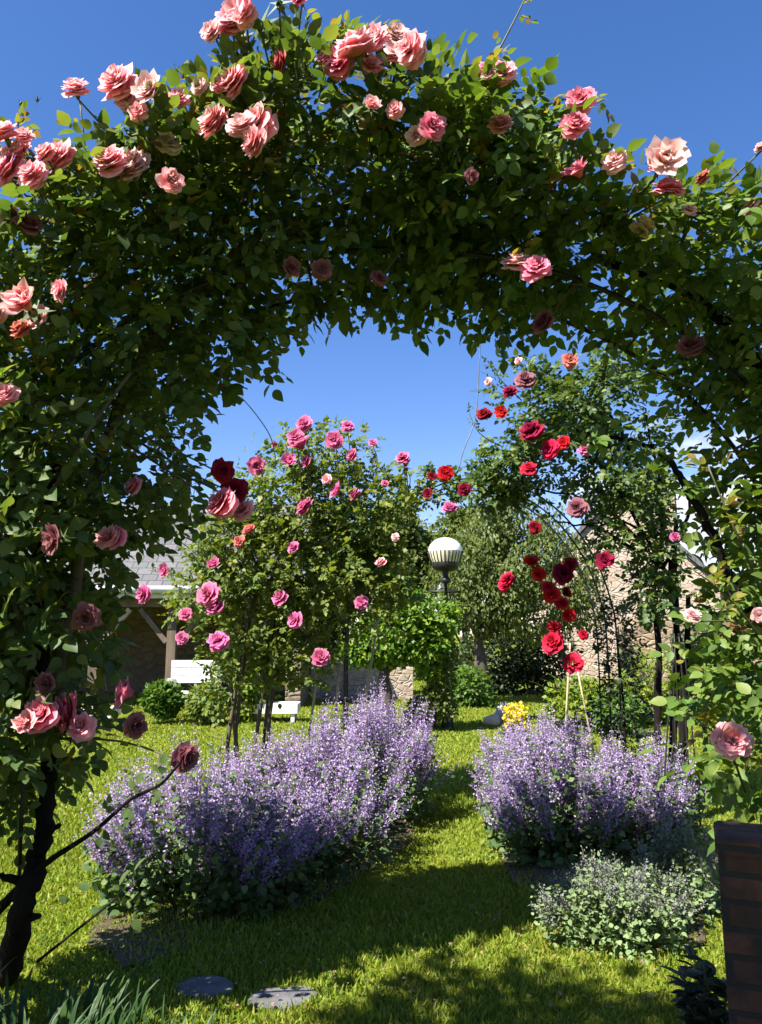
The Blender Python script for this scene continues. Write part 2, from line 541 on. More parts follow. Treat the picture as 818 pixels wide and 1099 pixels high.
    def inst(s, bv, bf, pos, X, Y, Z, sc, mi=0, tipv=None):
        N = len(pos)
        if N == 0:
            return
        bv = np.asarray(bv, float)
        sc = np.asarray(sc, float)
        if sc.ndim == 1:
            sc = np.repeat(sc[:, None], 3, 1)
        V = (pos[:, None, :] + (bv[None, :, 0:1] * sc[:, None, 0:1]) * X[:, None, :]
             + (bv[None, :, 1:2] * sc[:, None, 1:2]) * Y[:, None, :]
             + (bv[None, :, 2:3] * sc[:, None, 2:3]) * Z[:, None, :])
        fi = np.array([i for f in bf for i in f])
        ft = np.array([len(f) for f in bf])
        FI = (fi[None, :] + (np.arange(N) * len(bv))[:, None]).ravel()
        s.arr(V.reshape(-1, 3), FI, np.tile(ft, N), mi, None if tipv is None else np.tile(tipv, N))

    def mesh(s, name, mats, org=(0, 0, 0), smooth=True, tip=False):
        me = bpy.data.meshes.new(name)
        V = np.vstack(s.v) - np.array(org, float)
        lv = np.concatenate(s.lv); lt = np.concatenate(s.lt); mi = np.concatenate(s.mi)
        me.vertices.add(len(V)); me.vertices.foreach_set('co', V.astype(np.float32).ravel())
        me.loops.add(len(lv)); me.loops.foreach_set('vertex_index', lv.astype(np.int32))
        me.polygons.add(len(lt))
        st = np.concatenate([[0], np.cumsum(lt)[:-1]])
        me.polygons.foreach_set('loop_start', st.astype(np.int32))
        try:
            me.polygons.foreach_set('loop_total', lt.astype(np.int32))
        except Exception:
            pass
        me.polygons.foreach_set('material_index', mi.astype(np.int32))
        me.polygons.foreach_set('use_smooth', np.full(len(lt), smooth, bool))
        for m_ in (mats if isinstance(mats, (list, tuple)) else [mats]):
            me.materials.append(m_)
        me.update(calc_edges=True)
        if tip:
            a = me.attributes.new('tip', 'FLOAT', 'POINT')
            a.data.foreach_set('value', np.concatenate(s.tip).astype(np.float32))
        if s.hasuv:
            u = me.uv_layers.new(name='UVMap')
            u.data.foreach_set('uv', np.vstack(s.uv).astype(np.float32).ravel())
        return me

    def build(s, name, mats, parent=None, smooth=True, loc=None):
        org = np.zeros(3)
        if parent is not None:
            org = ORIGIN[parent.name]
        elif loc is not None:
            org = np.array(loc, float)
        me = s.mesh(name, mats, org, smooth)
        o = bpy.data.objects.new(name, me)
        COL.objects.link(o)
        if parent is not None:
            o.parent = parent
            ORIGIN[o.name] = org
        else:
            o.location = tuple(float(v) for v in org)
            ORIGIN[o.name] = org
        return o


def nrm(a):
    return a / (np.linalg.norm(a, axis=-1, keepdims=True) + 1e-9)


def frame(y, zhint):
    """leaf frames: y along the leaf, z its upper side"""
    y = nrm(y)
    z = nrm(zhint - y * np.sum(zhint * y, 1, keepdims=True))
    x = np.cross(y, z)
    return x, y, z


def fnoise(p, f=1.0, seed=0):
    r = rng_(1000 + seed)
    out = np.zeros(len(p))
    for k in range(6):
        d = r.normal(size=3); d /= np.linalg.norm(d)
        out += np.sin(p @ d * f * (1 + 0.45 * k) * 2 * PI + r.uniform(0, 6.28)) / (1 + 0.25 * k)
    return out / 2.2


LEAF_V = [(0, 0, 0), (-.19, .08, .03), (-.35, .28, .06), (-.37, .52, .06), (-.23, .79, .01), (0, 1.08, -.12), (.23, .79, .01), (.37, .52, .06), (.35, .28, .06), (.19, .08, .03),
          (0, .30, -.02), (0, .55, -.02), (0, .80, -.05)]
LEAF_F = [(0, 10, 2, 1), (0, 9, 8, 10), (2, 10, 11, 3), (10, 8, 7, 11), (3, 11, 12, 4), (11, 7, 6, 12), (4, 12, 5), (12, 6, 5)]
DIA_V = [(0, 0, 0), (-.32, .5, .06), (0, 1, -.08), (.32, .5, .06)]
DIA_F = [(0, 3, 2, 1)]


def compound(mb, pos, dirs, up, size, rg, nleaf=5, mi=0):
    """rose sprays: leaflets in pairs with one at the end"""
    N = len(pos)
    X, Y, Z = frame(dirs, up)
    L_ = size[:, None]
    slots = [(1.0, 0, 1.0)]
    if nleaf >= 3: slots += [(0.72, 1, .92), (0.72, -1, .92)]
    if nleaf >= 5: slots += [(0.28, 1, .78), (0.28, -1, .78)]
    for s_, side, k in slots:
        keep = rg.random(N) > 0.06
        base = pos + Y * L_ * 1.9 * s_ - Z * L_ * 0.25 * s_ * s_
        if side == 0:
            d = Y + rg.normal(0, .18, (N, 3))
        else:
            d = Y * 0.55 + X * side * 0.9 + rg.normal(0, .2, (N, 3))
        d = d - np.array((0, 0, .15))
        z = Z + rg.normal(0, .28, (N, 3))
        x, y, zz = frame(d, z)
        sc = (size * k * rg.uniform(.78, 1.18, N))
        mb.inst(LEAF_V, LEAF_F, base[keep], x[keep], y[keep], zz[keep], sc[keep], mi)


def simple_leaves(mb, pos, dirs, up, size, mi=0, quad=True, wide=1.0):
    x, y, z = frame(dirs, up)
    sc = np.stack([size * wide, size, size], 1)
    mb.inst(DIA_V if quad else LEAF_V, DIA_F if quad else LEAF_F, pos, x, y, z, sc, mi)


def blob_points(blobs, n, rg, shell=0.45):
    """blobs: (cx,cy,cz,rx,ry,rz). returns points and outward directions"""
    B = np.array(blobs, float)
    wgt = (B[:, 3] * B[:, 4] * B[:, 5]) ** (2 / 3)
    idx = rg.choice(len(B), n, p=wgt / wgt.sum())
    d = nrm(rg.normal(size=(n, 3)))
    r = (shell + (1 - shell) * rg.random(n) ** 0.5)
    r = r * (1 + 0.16 * fnoise(d * 1.2 + B[idx, :3], 0.9, 3)) * rg.uniform(.92, 1.1, n)
    p = B[idx, :3] + d * B[idx, 3:6] * r[:, None]
    return p, d


def gap(p, f, thr, seed, rg):
    """drop points where a noise field is low, leaving ragged holes"""
    nv = fnoise(p, f, seed) + rg.normal(0, .18, len(p))
    return nv > thr


# ------------------------------------------------------------------ rose blooms
def rose_mesh(name, mat, seed, openness=1.0, seg=6, first=0):
    rg = rng_(seed)
    mb = MB()
    rings = [(8, .88, 60, 142, .70), (9, .95, 44, 114, .66), (8, .90, 28, 84, .62), (7, .78, 12, 58, .60), (6, .62, -4, 36, .6), (4, .48, -10, 14, .6)]
    for ri, (cnt, ln, t0, t1, wd) in enumerate(rings):
        if ri < first:
            continue
        for k in range(cnt):
            th0 = 2 * PI * (k + rg.uniform(-.18, .18)) / cnt + ri * 0.5
            le = ln * rg.uniform(.74, 1.12)
            tw = rg.normal(0, 6)
            a0 = math.radians((t0 + tw) * openness)
            a1 = math.radians((t1 + tw + rg.normal(0, 12)) * openness)
            V = []; T = []
            nv = seg
            r = 0.06 + .02 * ri; z = 0.08 * ri
            prof = []
            for j in range(nv):
                v = j / (nv - 1)
                prof.append((r, z, v))
                a = a0 + (a1 - a0) * v
                r += math.sin(a) * le / (nv - 1) * 1.0
                z += math.cos(a) * le / (nv - 1) * 0.92
            ph = rg.uniform(0, 6.28)
            for (r_, z_, v) in prof:
                wv = wd * (0.42 + 0.78 * math.sin(PI * min(1, v * .62 + .08))) * (1.0 if v < .95 else .93)
                for i in range(5):
                    u = (i - 2) / 2
                    th = th0 + u * wv * PI * 0.62 / (0.55 + r_) * 0.8
                    ruff = 0.095 * math.sin(u * 4.4 + ph) * v * v + rg.normal(0, .02) * v
                    notch = -.15 * abs(u) ** 3 * (v ** 2) - (0.03 if v == 1 and i == 2 else 0)
                    rr = max(0.01, r_ + ruff + notch * math.sin(a1))
                    V.append((rr * math.cos(th), rr * math.sin(th), z_ + ruff * .7 + notch * math.cos(a1)))
                    T.append(v)
            Fc = [(j * 5 + i, j * 5 + i + 1, (j + 1) * 5 + i + 1, (j + 1) * 5 + i) for j in range(nv - 1) for i in range(4)]
            mb.arr(V, [i for f in Fc for i in f], [4] * len(Fc), 0, T)
    # calyx, sepals and a piece of stem
    mb.lathe([(0.02, -.62), (.045, -.3), (.13, -.2), (.17, -.06), (.12, .04)], (0, 0, 0), 8, 1)
    for k in range(5):
        a = 2 * PI * k / 5
        d = np.array((math.cos(a), math.sin(a), -.15)); sd = np.array((-math.sin(a), math.cos(a), 0))
        q = np.array((math.cos(a), math.sin(a), 0)) * .12
        mb.polys([q - sd * .08, q + sd * .08, q + d * .5], [(0, 1, 2)], 1)
    V = np.vstack(mb.v)
    # normalise so that the widest petal reach is 1
    k = 1 / np.percentile(np.linalg.norm(V[:, :2], axis=1), 97)
    mb.v = [x * k for x in mb.v]
    return mb.mesh(name, [mat, M['calyx']], tip=True)


BLOOMS = {}


def bloom_data(col):
    if col not in BLOOMS:
        m_ = M['p_' + col]
        BLOOMS[col] = [rose_mesh('rose_bloom', m_, hash(col) % 97 * 0 + sum(map(ord, col)) + i, op) for i, op in enumerate((1.0, .9, .78, 1.08, .84, .96))] + [rose_mesh('rose_bloom', m_, 50 + sum(map(ord, col)), .9, 6, 2), rose_mesh('rose_bloom', m_, 60 + sum(map(ord, col)), .8, 6, 3)]
    return BLOOMS[col]


BUD = None


def bud_data():
    global BUD
    if BUD is None:
        mb = MB()
        mb.lathe([(.03, -1.6), (.05, -.5), (.3, -.3), (.42, 0), (.38, .4), (.2, .85), (.03, 1.2)], (0, 0, 0), 8, 0)
        for k in range(5):
            a = 2 * PI * k / 5
            d = np.array((math.cos(a) * .6, math.sin(a) * .6, .9)); sd = np.array((-math.sin(a), math.cos(a), 0))
            q = np.array((math.cos(a), math.sin(a), 0)) * .4
            mb.polys([q - sd * .2, q + sd * .2, q + d * 1.3], [(0, 1, 2)], 0)
        BUD = mb.mesh('rose_bud', [M['calyx']], tip=True)
    return BUD


def add_bloom(parent, pos, r, col, rg, face=None, tall=None):
    ds = bloom_data(col)
    o = bpy.data.objects.new('rose_bloom', ds[int(rg.choice(len(ds), p=[.15, .15, .13, .15, .12, .1, .12, .08]))])
    COL.objects.link(o)
    o.parent = parent
    o.location = tuple(float(v) for v in (np.array(pos) - ORIGIN[parent.name]))
    d = np.array((-.25, -.75, .55)) if face is None else np.array(face, float)
    d = d + rg.normal(0, .32, 3)
    d[2] = max(d[2], -.1)
    q = Vector(d).to_track_quat('Z', 'Y')
    o.rotation_mode = 'QUATERNION'
    o.rotation_quaternion = q @ Vector((0, 0, 1)).rotation_difference(Vector((0, 0, 1))) @ Matrix.Rotation(rg.uniform(0, 6.28), 3, 'Z').to_quaternion()
    s_ = r * rg.uniform(.78, 1.08)
    o.scale = (s_, s_, s_ * (0.95 if tall is None else tall))
    return o


def add_bud(parent, pos, r, rg):
    o = bpy.data.objects.new('rose_bud', bud_data())
    COL.objects.link(o)
    o.parent = parent
    o.location = tuple(float(v) for v in (np.array(pos) - ORIGIN[parent.name]))
    o.rotation_euler = (rg.normal(0, .35), rg.normal(0, .35), rg.uniform(0, 6))
    o.scale = (r, r, r)
    return o


def cull(pos, centers, radii, front=0.45):
    """keep leaves from growing through and right in front of the blooms"""
    keep = np.ones(len(pos), bool)
    eye = np.array((0, 0, CH))
    for c_, r in zip(centers, radii):
        c_ = np.array(c_)
        ax = eye - c_; ax = ax / np.linalg.norm(ax)
        rel = pos - c_
        t = rel @ ax
        perp = np.linalg.norm(rel - t[:, None] * ax, axis=1)
        keep &= ~((perp < r * 1.05) & (t > -r * .4) & (t < front))
    return keep


# ------------------------------------------------------------------ ground
mb = MB()
nx = 60
xs = np.concatenate([np.linspace(-300, -12, 12), np.linspace(-10, 10, 41), np.linspace(12, 300, 12)])
ys = np.concatenate([np.linspace(-60, -4, 8), np.linspace(-2, 20, 45), np.linspace(24, 400, 14)])
gx, gy = np.meshgrid(xs, ys, indexing='ij')
gz = 0.012 * fnoise(np.stack([gx.ravel(), gy.ravel(), 0 * gx.ravel()], 1), 0.35, 5) - 0.005
V = np.stack([gx.ravel(), gy.ravel(), gz], 1)
ny = len(ys)
Fc = [(i * ny + j, (i + 1) * ny + j, (i + 1) * ny + j + 1, i * ny + j + 1) for i in range(len(xs) - 1) for j in range(ny - 1)]
mb.polys(V, Fc)
tag(mb.build('lawn', M['turf']), kind='structure')

# grass blades
rg = rng_(11)
N = 400000
u = rg.random(N)
a_, b_ = 1.7 ** -0.2, 30.0 ** -0.2
d = (a_ + (b_ - a_) * u) ** -5
x = rg.uniform(-1, 1, N) * (0.62 * d + 1.2) + 0.02 * d
pos = np.stack([x, d, np.zeros(N)], 1)
for (px, py, rx_, ry_) in ((222, 1062, .11, .09), (303, 1073, .12, .08)):
    g_ = G(px, py)
    ins = ((pos[:, 0] - g_[0]) / rx_) ** 2 + ((pos[:, 1] - g_[1]) / ry_) ** 2 < rg.uniform(.75, 1.1, N)
    pos[ins, 1] += 40
cl = fnoise(pos, 0.55, 21)
hgt = (0.019 + 0.015 * rg.random(N) + 0.010 * cl) * (1 + 0.02 * d)
long_ = rg.random(N) < 0.03
hgt[long_] *= 1.7
dirs = np.stack([rg.normal(0, .45, N), rg.normal(0, .45, N), np.ones(N)], 1)
side = np.stack([rg.normal(size=N), rg.normal(size=N), np.zeros(N)], 1)
X, Y, Z = frame(dirs, side)
wd = (0.0023 + 0.0010 * rg.random(N)) * (0.6 + 0.3 * d)
sc = np.stack([wd, hgt, hgt], 1)
mb = MB()
mb.inst([(-1, 0, 0), (1, 0, 0), (.75, .55, .10), (0, 1, .34), (-.75, .55, .10)], [(0, 1, 2, 4), (4, 2, 3)], pos, X, Y, Z, sc)
tag(mb.build('grass', M['grass']), kind='stuff')

# clover and daisies leaves in the turf
N = 5200
cpt = np.stack([rg.uniform(-3, 3, N), rg.uniform(2.4, 8, N), rg.uniform(.012, .026, N)], 1)
cpt = cpt[fnoise(cpt * (1, 1, 0), .8, 77) > .35]
mb = MB()
simple_leaves(mb, cpt, rg.normal(0, 1, cpt.shape) * (1, 1, .2), np.array((0, 0, 1.0)) + rg.normal(0, .3, cpt.shape), rg.uniform(.012, .024, len(cpt)), quad=False, wide=1.3)
M['clover'] = leafmat('clover_leaf', [(0.05, 0.12, 0.02), (0.09, 0.17, 0.03), (0.14, 0.22, 0.05)], 0.35)
tag(mb.build('clover', M['clover']), kind='stuff')

# fallen petals and dry bits on the turf
mb = MB()
N = 170
pp = np.array([G(rg.uniform(150, 760), rg.uniform(985, 1095)) for _ in range(N)])
pp[:, 2] = 0.035
X, Y, Z = frame(rg.normal(size=(N, 3)) * (1, 1, .25), np.array((0, 0, 1.0)) + rg.normal(0, .4, (N, 3)))
mb.inst(LEAF_V, LEAF_F, pp, X, Y, Z, rg.uniform(.009, .02, N))
M['litter'] = leafmat('fallen_petal', [(0.4, 0.2, 0.2), (0.24, 0.15, 0.09), (0.45, 0.25, 0.22), (0.2, 0.14, 0.07)], 0.3, tcol=(1, 1, 1))
tag(mb.build('fallen_petals', M['litter']), kind='stuff')

# soil under the planting
mb = MB()


def bed(pts, z):
    V = [(p_[0], p_[1], z) for p_ in pts]
    mb.polys(V, [tuple(range(len(V)))])


def ellipse(cx, cy, rx, ry, rot=0, k=28, jit=0.06, seed=0):
    r = rng_(seed)
    o = []
    for i in range(k):
        t = 2 * PI * i / k
        q = 1 + r.normal(0, jit)
        ex, ey = rx * q * math.cos(t), ry * q * math.sin(t)
        o.append((cx + ex * math.cos(rot) - ey * math.sin(rot), cy + ex * math.sin(rot) + ey * math.cos(rot)))
    return o


bed(ellipse(-.6, 5.3, .66, 1.75, -.38, seed=1), .012)
bed(ellipse(1.42, 5.4, .62, 1.7, -.1, seed=2), .012)
bed(ellipse(-1.75, 2.95, .42, .35, 0, seed=3), .012)
bed(ellipse(1.95, 2.9, .4, .4, 0, seed=4), .012)
tag(mb.build('soil_bed', M['soil']), kind='structure')

# ------------------------------------------------------------------ front rose arch
D0 = 3.05
SP = [(-45, 860, 60), (-30, 780, 110), (-8, 660, 106), (18, 540, 138), (60, 430, 155), (112, 338, 152), (200, 278, 126), (300, 206, 139), (400, 197, 138),
      (480, 220, 121), (560, 250, 82), (640, 278, 62), (720, 294, 72), (808, 320, 108), (868, 430, 88), (884, 550, 92), (874, 680, 100), (848, 800, 92)]
SPW = []
for (px, py, r) in SP:
    q = P(px, py, D0)
    SPW.append((*q, W(r, D0)))
SPW = np.array(SPW)


def arch_points(n, rg, i0, i1, half=0.48, power=.5, spread=1.0):
    seg = SPW[i0:i1 + 1]
    ln = np.linalg.norm(np.diff(seg[:, :3], axis=0), axis=1) * (seg[1:, 3] + seg[:-1, 3])
    k = rg.choice(len(ln), n, p=ln / ln.sum())
    t = rg.random(n)
    c_ = seg[k, :3] * (1 - t)[:, None] + seg[k + 1, :3] * t[:, None]
    r = seg[k, 3] * (1 - t) + seg[k + 1, 3] * t
    an = rg.uniform(0, 2 * PI, n)
    ph = rg.uniform(-1, 1, n)
    rr = rg.random(n) ** power
    dsp = np.stack([np.cos(an), np.zeros(n), np.sin(an)], 1)
    edge = 1 + .16 * fnoise(c_ + dsp * r[:, None], 1.7, 8)
    off = dsp * (r * rr * edge * spread)[:, None]
    off[:, 1] = ph * half * np.sqrt(np.clip(1.15 - rr ** 2 * .75, .1, 1))
    p_ = c_ + off
    rad_ = nrm((c_ - np.array((.1, D0, 1.55))) * (1, 0, 1))
    lean = np.sum(off * rad_, 1) / r
    lean = np.where(c_[:, 2] > 1.9, lean, lean * .5)
    dn = (p_[:, 1] - .24 * lean) / p_[:, 1]
    eye = np.array((0, 0, CH))
    p_ = eye + (p_ - eye) * dn[:, None]
    out = nrm(np.stack([off[:, 0] / r, off[:, 1] / half * .9, off[:, 2] / r], 1))
    return p_, out


BL = [  # photo x, y, radius in photo px, colour
    (250, 31, 25, 'salmon'), (280, 28, 22, 'salmon'), (232, 38, 15, 'pale'), (300, 4, 15, 'salmon'), (324, 3, 13, 'pink'),
    (83, 101, 17, 'salmon'), (132, 95, 22, 'salmon'), (168, 106, 19, 'pale'), (150, 122, 14, 'salmon'), (192, 112, 15, 'salmon'), (215, 95, 12, 'pale'),
    (257, 92, 18, 'salmon'), (306, 68, 13, 'coral'), (182, 157, 14, 'cream'), (236, 137, 20, 'salmon'), (280, 140, 25, 'salmon'), (262, 142, 17, 'pale'),
    (122, 180, 24, 'salmon'), (148, 182, 20, 'pale'), (182, 197, 16, 'salmon'), (14, 187, 25, 'salmon'), (40, 192, 16, 'salmon'), (70, 172, 19, 'salmon'), (8, 150, 18, 'salmon'),
    (30, 245, 13, 'dusky'), (12, 232, 14, 'salmon'), (385, 62, 24, 'salmon'), (368, 72, 18, 'pink'), (404, 48, 21, 'salmon'), (445, 56, 22, 'salmon'), (428, 64, 14, 'pale'),
    (398, 118, 12, 'salmon'), (425, 120, 12, 'salmon'), (461, 139, 18, 'pink'), (540, 82, 18, 'salmon'), (523, 78, 13, 'pink'), (537, 138, 15, 'salmon'), (505, 190, 9, 'dusky'),
    (35, 335, 17, 'salmon'), (47, 347, 16, 'pale'), (25, 356, 14, 'coral'), (8, 428, 18, 'salmon'), (70, 312, 14, 'salmon'), (2, 338, 12, 'pale'),
    (147, 524, 12, 'salmon'), (130, 578, 15, 'pink'), (119, 580, 12, 'salmon'), (68, 578, 17, 'dusky'), (244, 543, 18, 'pink'), (262, 550, 14, 'salmon'),
    (238, 505, 13, 'crimson'), (252, 526, 13, 'crimson'), (345, 290, 12, 'dusky'), (310, 290, 10, 'dusky'), (405, 300, 9, 'dusky'),
    (48, 771, 21, 'pink'), (82, 764, 21, 'pink'), (90, 781, 15, 'salmon'), (30, 779, 14, 'salmon'), (147, 745, 15, 'pink'), (143, 778, 11, 'dusky'), (195, 812, 15, 'dusky'),
    (93, 662, 13, 'dusky'), (52, 733, 10, 'dusky')]
_r = rng_(17)
for _b in list(BL):
    if _b[1] < 210 and _b[2] >= 18 and _b[3] != 'pale':
        _a = _r.uniform(0, 6.28)
        BL.append((_b[0] + 1.05 * _b[2] * math.cos(_a), _b[1] + .6 * _b[2] * math.sin(_a), _b[2] * .68, 'salmon' if _r.random() < .7 else 'pale'))
BR = [
    (625, 193, 19, 'pink'), (662, 176, 18, 'pale'), (710, 178, 20, 'pale'), (716, 207, 18, 'pink'), (706, 184, 13, 'salmon'), (624, 112, 17, 'pink'), (617, 138, 18, 'pink'),
    (553, 287, 15, 'pale'), (576, 292, 17, 'pink'), (742, 375, 16, 'dusky'), (587, 348, 12, 'dusky'), (688, 247, 13, 'cream'), (740, 228, 8, 'pale'),
    (808, 223, 10, 'pale'), (787, 797, 20, 'salmon'), (817, 160, 8, 'pale'), (756, 192, 9, 'coral'), (742, 664, 10, 'pale'), (812, 660, 8, 'pale')]


def bl_world(lst, rg, dfun):
    o = []
    for (px, py, r, c_) in lst:
        d_ = dfun(px, py)
        o.append((P(px, py, d_), W(r, d_), c_, px, py))
    return o


rg = rng_(5)


def front_d(px, py):
    sp = SPW[int(np.argmin([(px - a) ** 2 + (py - b) ** 2 for a, b, c in SP]))]
    q = P(px, py, D0)
    rad_ = (sp[:3] - np.array((.1, D0, 1.55))) * (1, 0, 1)
    lean = float(np.clip(np.dot(q - sp[:3], rad_ / np.linalg.norm(rad_)) / sp[3], -1, 1.2))
    edge = min(1, np.linalg.norm((q - sp[:3]) * (1, 0, 1)) / sp[3])
    return D0 - .24 * lean * (1 if sp[2] > 1.9 else .5) - .46 * math.sqrt(max(.12, 1.1 - edge ** 2 * .8)) + rg.uniform(-.05, .05)


blw = bl_world(BL, rg, front_d)
brw = bl_world(BR, rg, front_d)
allc = [b_[0] for b_ in blw + brw]
allr = [b_[1] for b_ in blw + brw]


def near_spine(p_):
    j = int(np.argmin(np.linalg.norm(SPW[:, :3] - p_, axis=1)))
    return SPW[j]


def shoot(mbs, mbl, pts, r0, rg, nl, size, young=False, mi=0):
    """a cane with sprays of leaves along it"""
    cb = MB(); cb.tube(pts, np.linspace(r0, r0 * .5, len(pts)), 5, 0, 4)
    cb.build('cane', M['cane_green'], root)
    pts = np.array(pts, float)
    t = rg.uniform(.1, 1, nl) * (len(pts) - 1)
    k = np.clip(t.astype(int), 0, len(pts) - 2)
    f = (t - k)[:, None]
    p_ = pts[k] * (1 - f) + pts[k + 1] * f
    ax = nrm(pts[k + 1] - pts[k])
    dd = nrm(rg.normal(size=(nl, 3)) + ax * .7 + np.array((0, -.2, .1)))
    compound(mbl, p_, dd, np.array((-.3, -.2, 1.0)) + rg.normal(0, .35, (nl, 3)), rg.uniform(.75, 1.1, nl) * size, rg, 5, mi)


def front_rose(root, i0, i1, n, seed, blooms, mat, leaf=.059):
    rg = rng_(seed)
    fol = MB(); yng = MB(); st = MB()
    p_, o_ = arch_points(n, rg, i0, i1)
    k = gap(p_, 1.5, -.24, seed, rg) & cull(p_, allc, allr, .4)
    p_, o_ = p_[k], o_[k]
    n_ = len(p_)
    dirs = nrm(o_ * .7 + rg.normal(0, .6, (n_, 3)) + np.array((0, 0, -.1)))
    up = np.array((-.35, -.3, .9)) + o_ * .5 + rg.normal(0, .55, (n_, 3))
    compound(fol, p_, dirs, up, leaf * rg.uniform(.55, 1.2, n_), rg)
    # ragged rim: sprays that stand clear of the mass
    q, o2 = arch_points(int(n * .10), rg, i0, i1, .4, .06, 1.07)
    k = cull(q, allc, allr, .4)
    q, o2 = q[k], o2[k]
    dirs = nrm(o2 * 1.2 + rg.normal(0, .45, q.shape))
    compound(fol, q, dirs, np.array((-.3, -.3, 1.0)) + rg.normal(0, .4, q.shape), leaf * rg.uniform(.8, 1.2, len(q)), rg)
    # young growth along the sunny top
    q, o2 = arch_points(int(n * .15), rg, i0, i1, .42, .08, 1.03)
    k = (o2[:, 2] > .25) & cull(q, allc, allr, .4)
    q, o2 = q[k], o2[k]
    compound(yng, q, nrm(o2 + rg.normal(0, .5, q.shape)), np.array((-.3, -.3, 1.0)) + rg.normal(0, .4, q.shape), leaf * .85 * rg.uniform(.7, 1.1, len(q)), rg)
    # bloom stems
    for c_, r, col, px, py in blooms:
        sp = near_spine(c_)
        v = sp[:3] - c_
        dist = np.linalg.norm(v)
        end = c_ + v * min(.75, .30 / dist + .3 * rg.random())
        mid = (c_ * .5 + end * .5) + rg.normal(0, .015, 3)
        sb = MB(); sb.tube([c_ - np.array((0, 0, r * .3)), mid, end], [.0035, .004, .006], 5, 0, 3)
        sb.build('stem', M['cane_green'], root)
        m_ = 2
        pp_ = c_ + (end - c_) * rg.uniform(.3, .9, m_)[:, None]
        compound(yng, pp_, rg.normal(0, 1, (m_, 3)) + (0, -.1, .1), np.array((-.2, -.3, 1.0)) + rg.normal(0, .3, (m_, 3)), leaf * rg.uniform(.7, 1, m_), rg)
    return fol, yng, st, rg


# left plant
base = G(5, 1046)
root = thing('climbing_rose', 'large climbing rose with salmon pink blooms over the left and top of the near arch', 'rose', base, 'climbing roses on the near arch')
fol, yng, st, rg = front_rose(root, 0, 10, 8600, 31, blw, M['rose_leaf'])
# the shoots that stand out
shoot(st, yng, [P(500, 130, 2.9), P(522, 80, 2.85), P(548, 30, 2.82), P(566, -6, 2.8)], .006, rg, 15, .045)
shoot(st, yng, [P(590, 185, 2.85), P(602, 150, 2.8), P(620, 122, 2.72), P(650, 106, 2.7)], .005, rg, 7, .045)
shoot(st, yng, [P(95, 240, 2.8), P(92, 170, 2.75), P(86, 110, 2.72)], .006, rg, 5, .045)
shoot(st, yng, [P(110, 200, 2.8), P(150, 135, 2.75), P(165, 110, 2.7)], .006, rg, 8, .045)
shoot(st, yng, [P(200, 180, 2.8), P(193, 120, 2.75), P(191, 80, 2.72)], .005, rg, 4, .04)
shoot(st, yng, [P(250, 120, 2.8), P(262, 70, 2.75), P(265, 40, 2.72)], .006, rg, 8, .045)
shoot(st, yng, [P(300, 110, 2.8), P(312, 60, 2.75), P(318, 8, 2.72)], .006, rg, 12, .045)
shoot(st, yng, [P(20, 210, 2.8), P(18, 150, 2.75), P(22, 118, 2.72)], .006, rg, 9, .045)
# low shoots over the lawn
lo = [P(-10, 985, 3.0), P(45, 930, 2.95), P(100, 893, 2.9), P(140, 858, 2.88), P(172, 842, 2.86), P(192, 820, 2.84)]
cb = MB(); cb.tube(lo, [.02, .012, .008, .0065, .0055, .005], 6, 0, 4); cb.build('cane', M['bark'], root)
for t_, sd in ((.42, 1), (.5, -1), (.62, 1), (.7, -1), (.8, 1), (.9, -1)):
    q = np.array(lo[1]) * (1 - t_) + np.array(lo[5]) * t_
    compound(fol, np.array([q]), np.array([(0.3 * sd, -.1, .7 * sd)]), np.array([(-.2, -.9, .5)]), np.array([.042]), rg, 3)
lo2 = [P(40, 1032, 2.9), P(80, 1000, 2.88), P(128, 962, 2.86)]
cb = MB(); cb.tube(lo2, [.006, .005, .004], 5, 0, 4); cb.build('cane', M['bark'], root)
for t_, dd in ((.55, (-.4, 0, .5)), (.8, (.3, 0, .6)), (1., (.5, 0, -.7)), (1., (.3, 0, .7)), (.9, (-.5, 0, .3))):
    q = np.array(lo2[0]) * (1 - t_) + np.array(lo2[2]) * t_
    compound(fol, np.array([q]), np.array([dd]), np.array([(-.3, -.4, .9)]), np.array([.05]), rg, 1)
tr = MB()
tr.tube([base + (0, 0, -.05), P(22, 985, 3.0), P(40, 925, 3.0), P(50, 865, 3.02), P(52, 780, 3.05), P(40, 640, 3.05), P(60, 500, 3.05)], [.052, .042, .036, .032, .03, .027, .024], 10, 0, 9, .011, 3)
for k, (px, py, dx, dz) in enumerate(((30, 950, -.09, .05), (46, 900, .08, .06), (52, 840, -.07, .07), (24, 985, .08, .02))):
    q = P(px, py, 3.0)
    tr.tube([q, q + (dx * .6, -.03, dz * .7), q + (dx, -.04, dz)], [.02, .014, .009], 6, 0, 3, .004, k)
tr.build('trunk', M['bark'], root)
br = MB()
br.tube([P(52, 790, 3.05), P(85, 600, 3.15), P(130, 430, 3.2), P(220, 300, 3.2), P(330, 230, 3.15), P(450, 230, 3.1), P(560, 260, 3.1)], [.03, .028, .026, .024, .02, .016, .012], 8, 0, 6, .012, 4)
br.tube([P(50, 800, 3.1), P(10, 600, 3.1), P(40, 400, 3.1), P(130, 270, 3.1), P(250, 170, 3.1), P(380, 140, 3.1), P(480, 160, 3.1)], [.026, .024, .022, .02, .018, .014, .01], 8, 0, 6, .012, 5)
br.tube([P(55, 528, 2.82), P(78, 495, 2.8), P(100, 455, 2.8), P(140, 400, 2.85)], [.009, .009, .008, .007], 6, 0, 4)
br.build('branch', M['cane_brown'], root)
fol.build('foliage', M['rose_leaf'], root)
yng.build('young_foliage', M['young_leaf'], root)
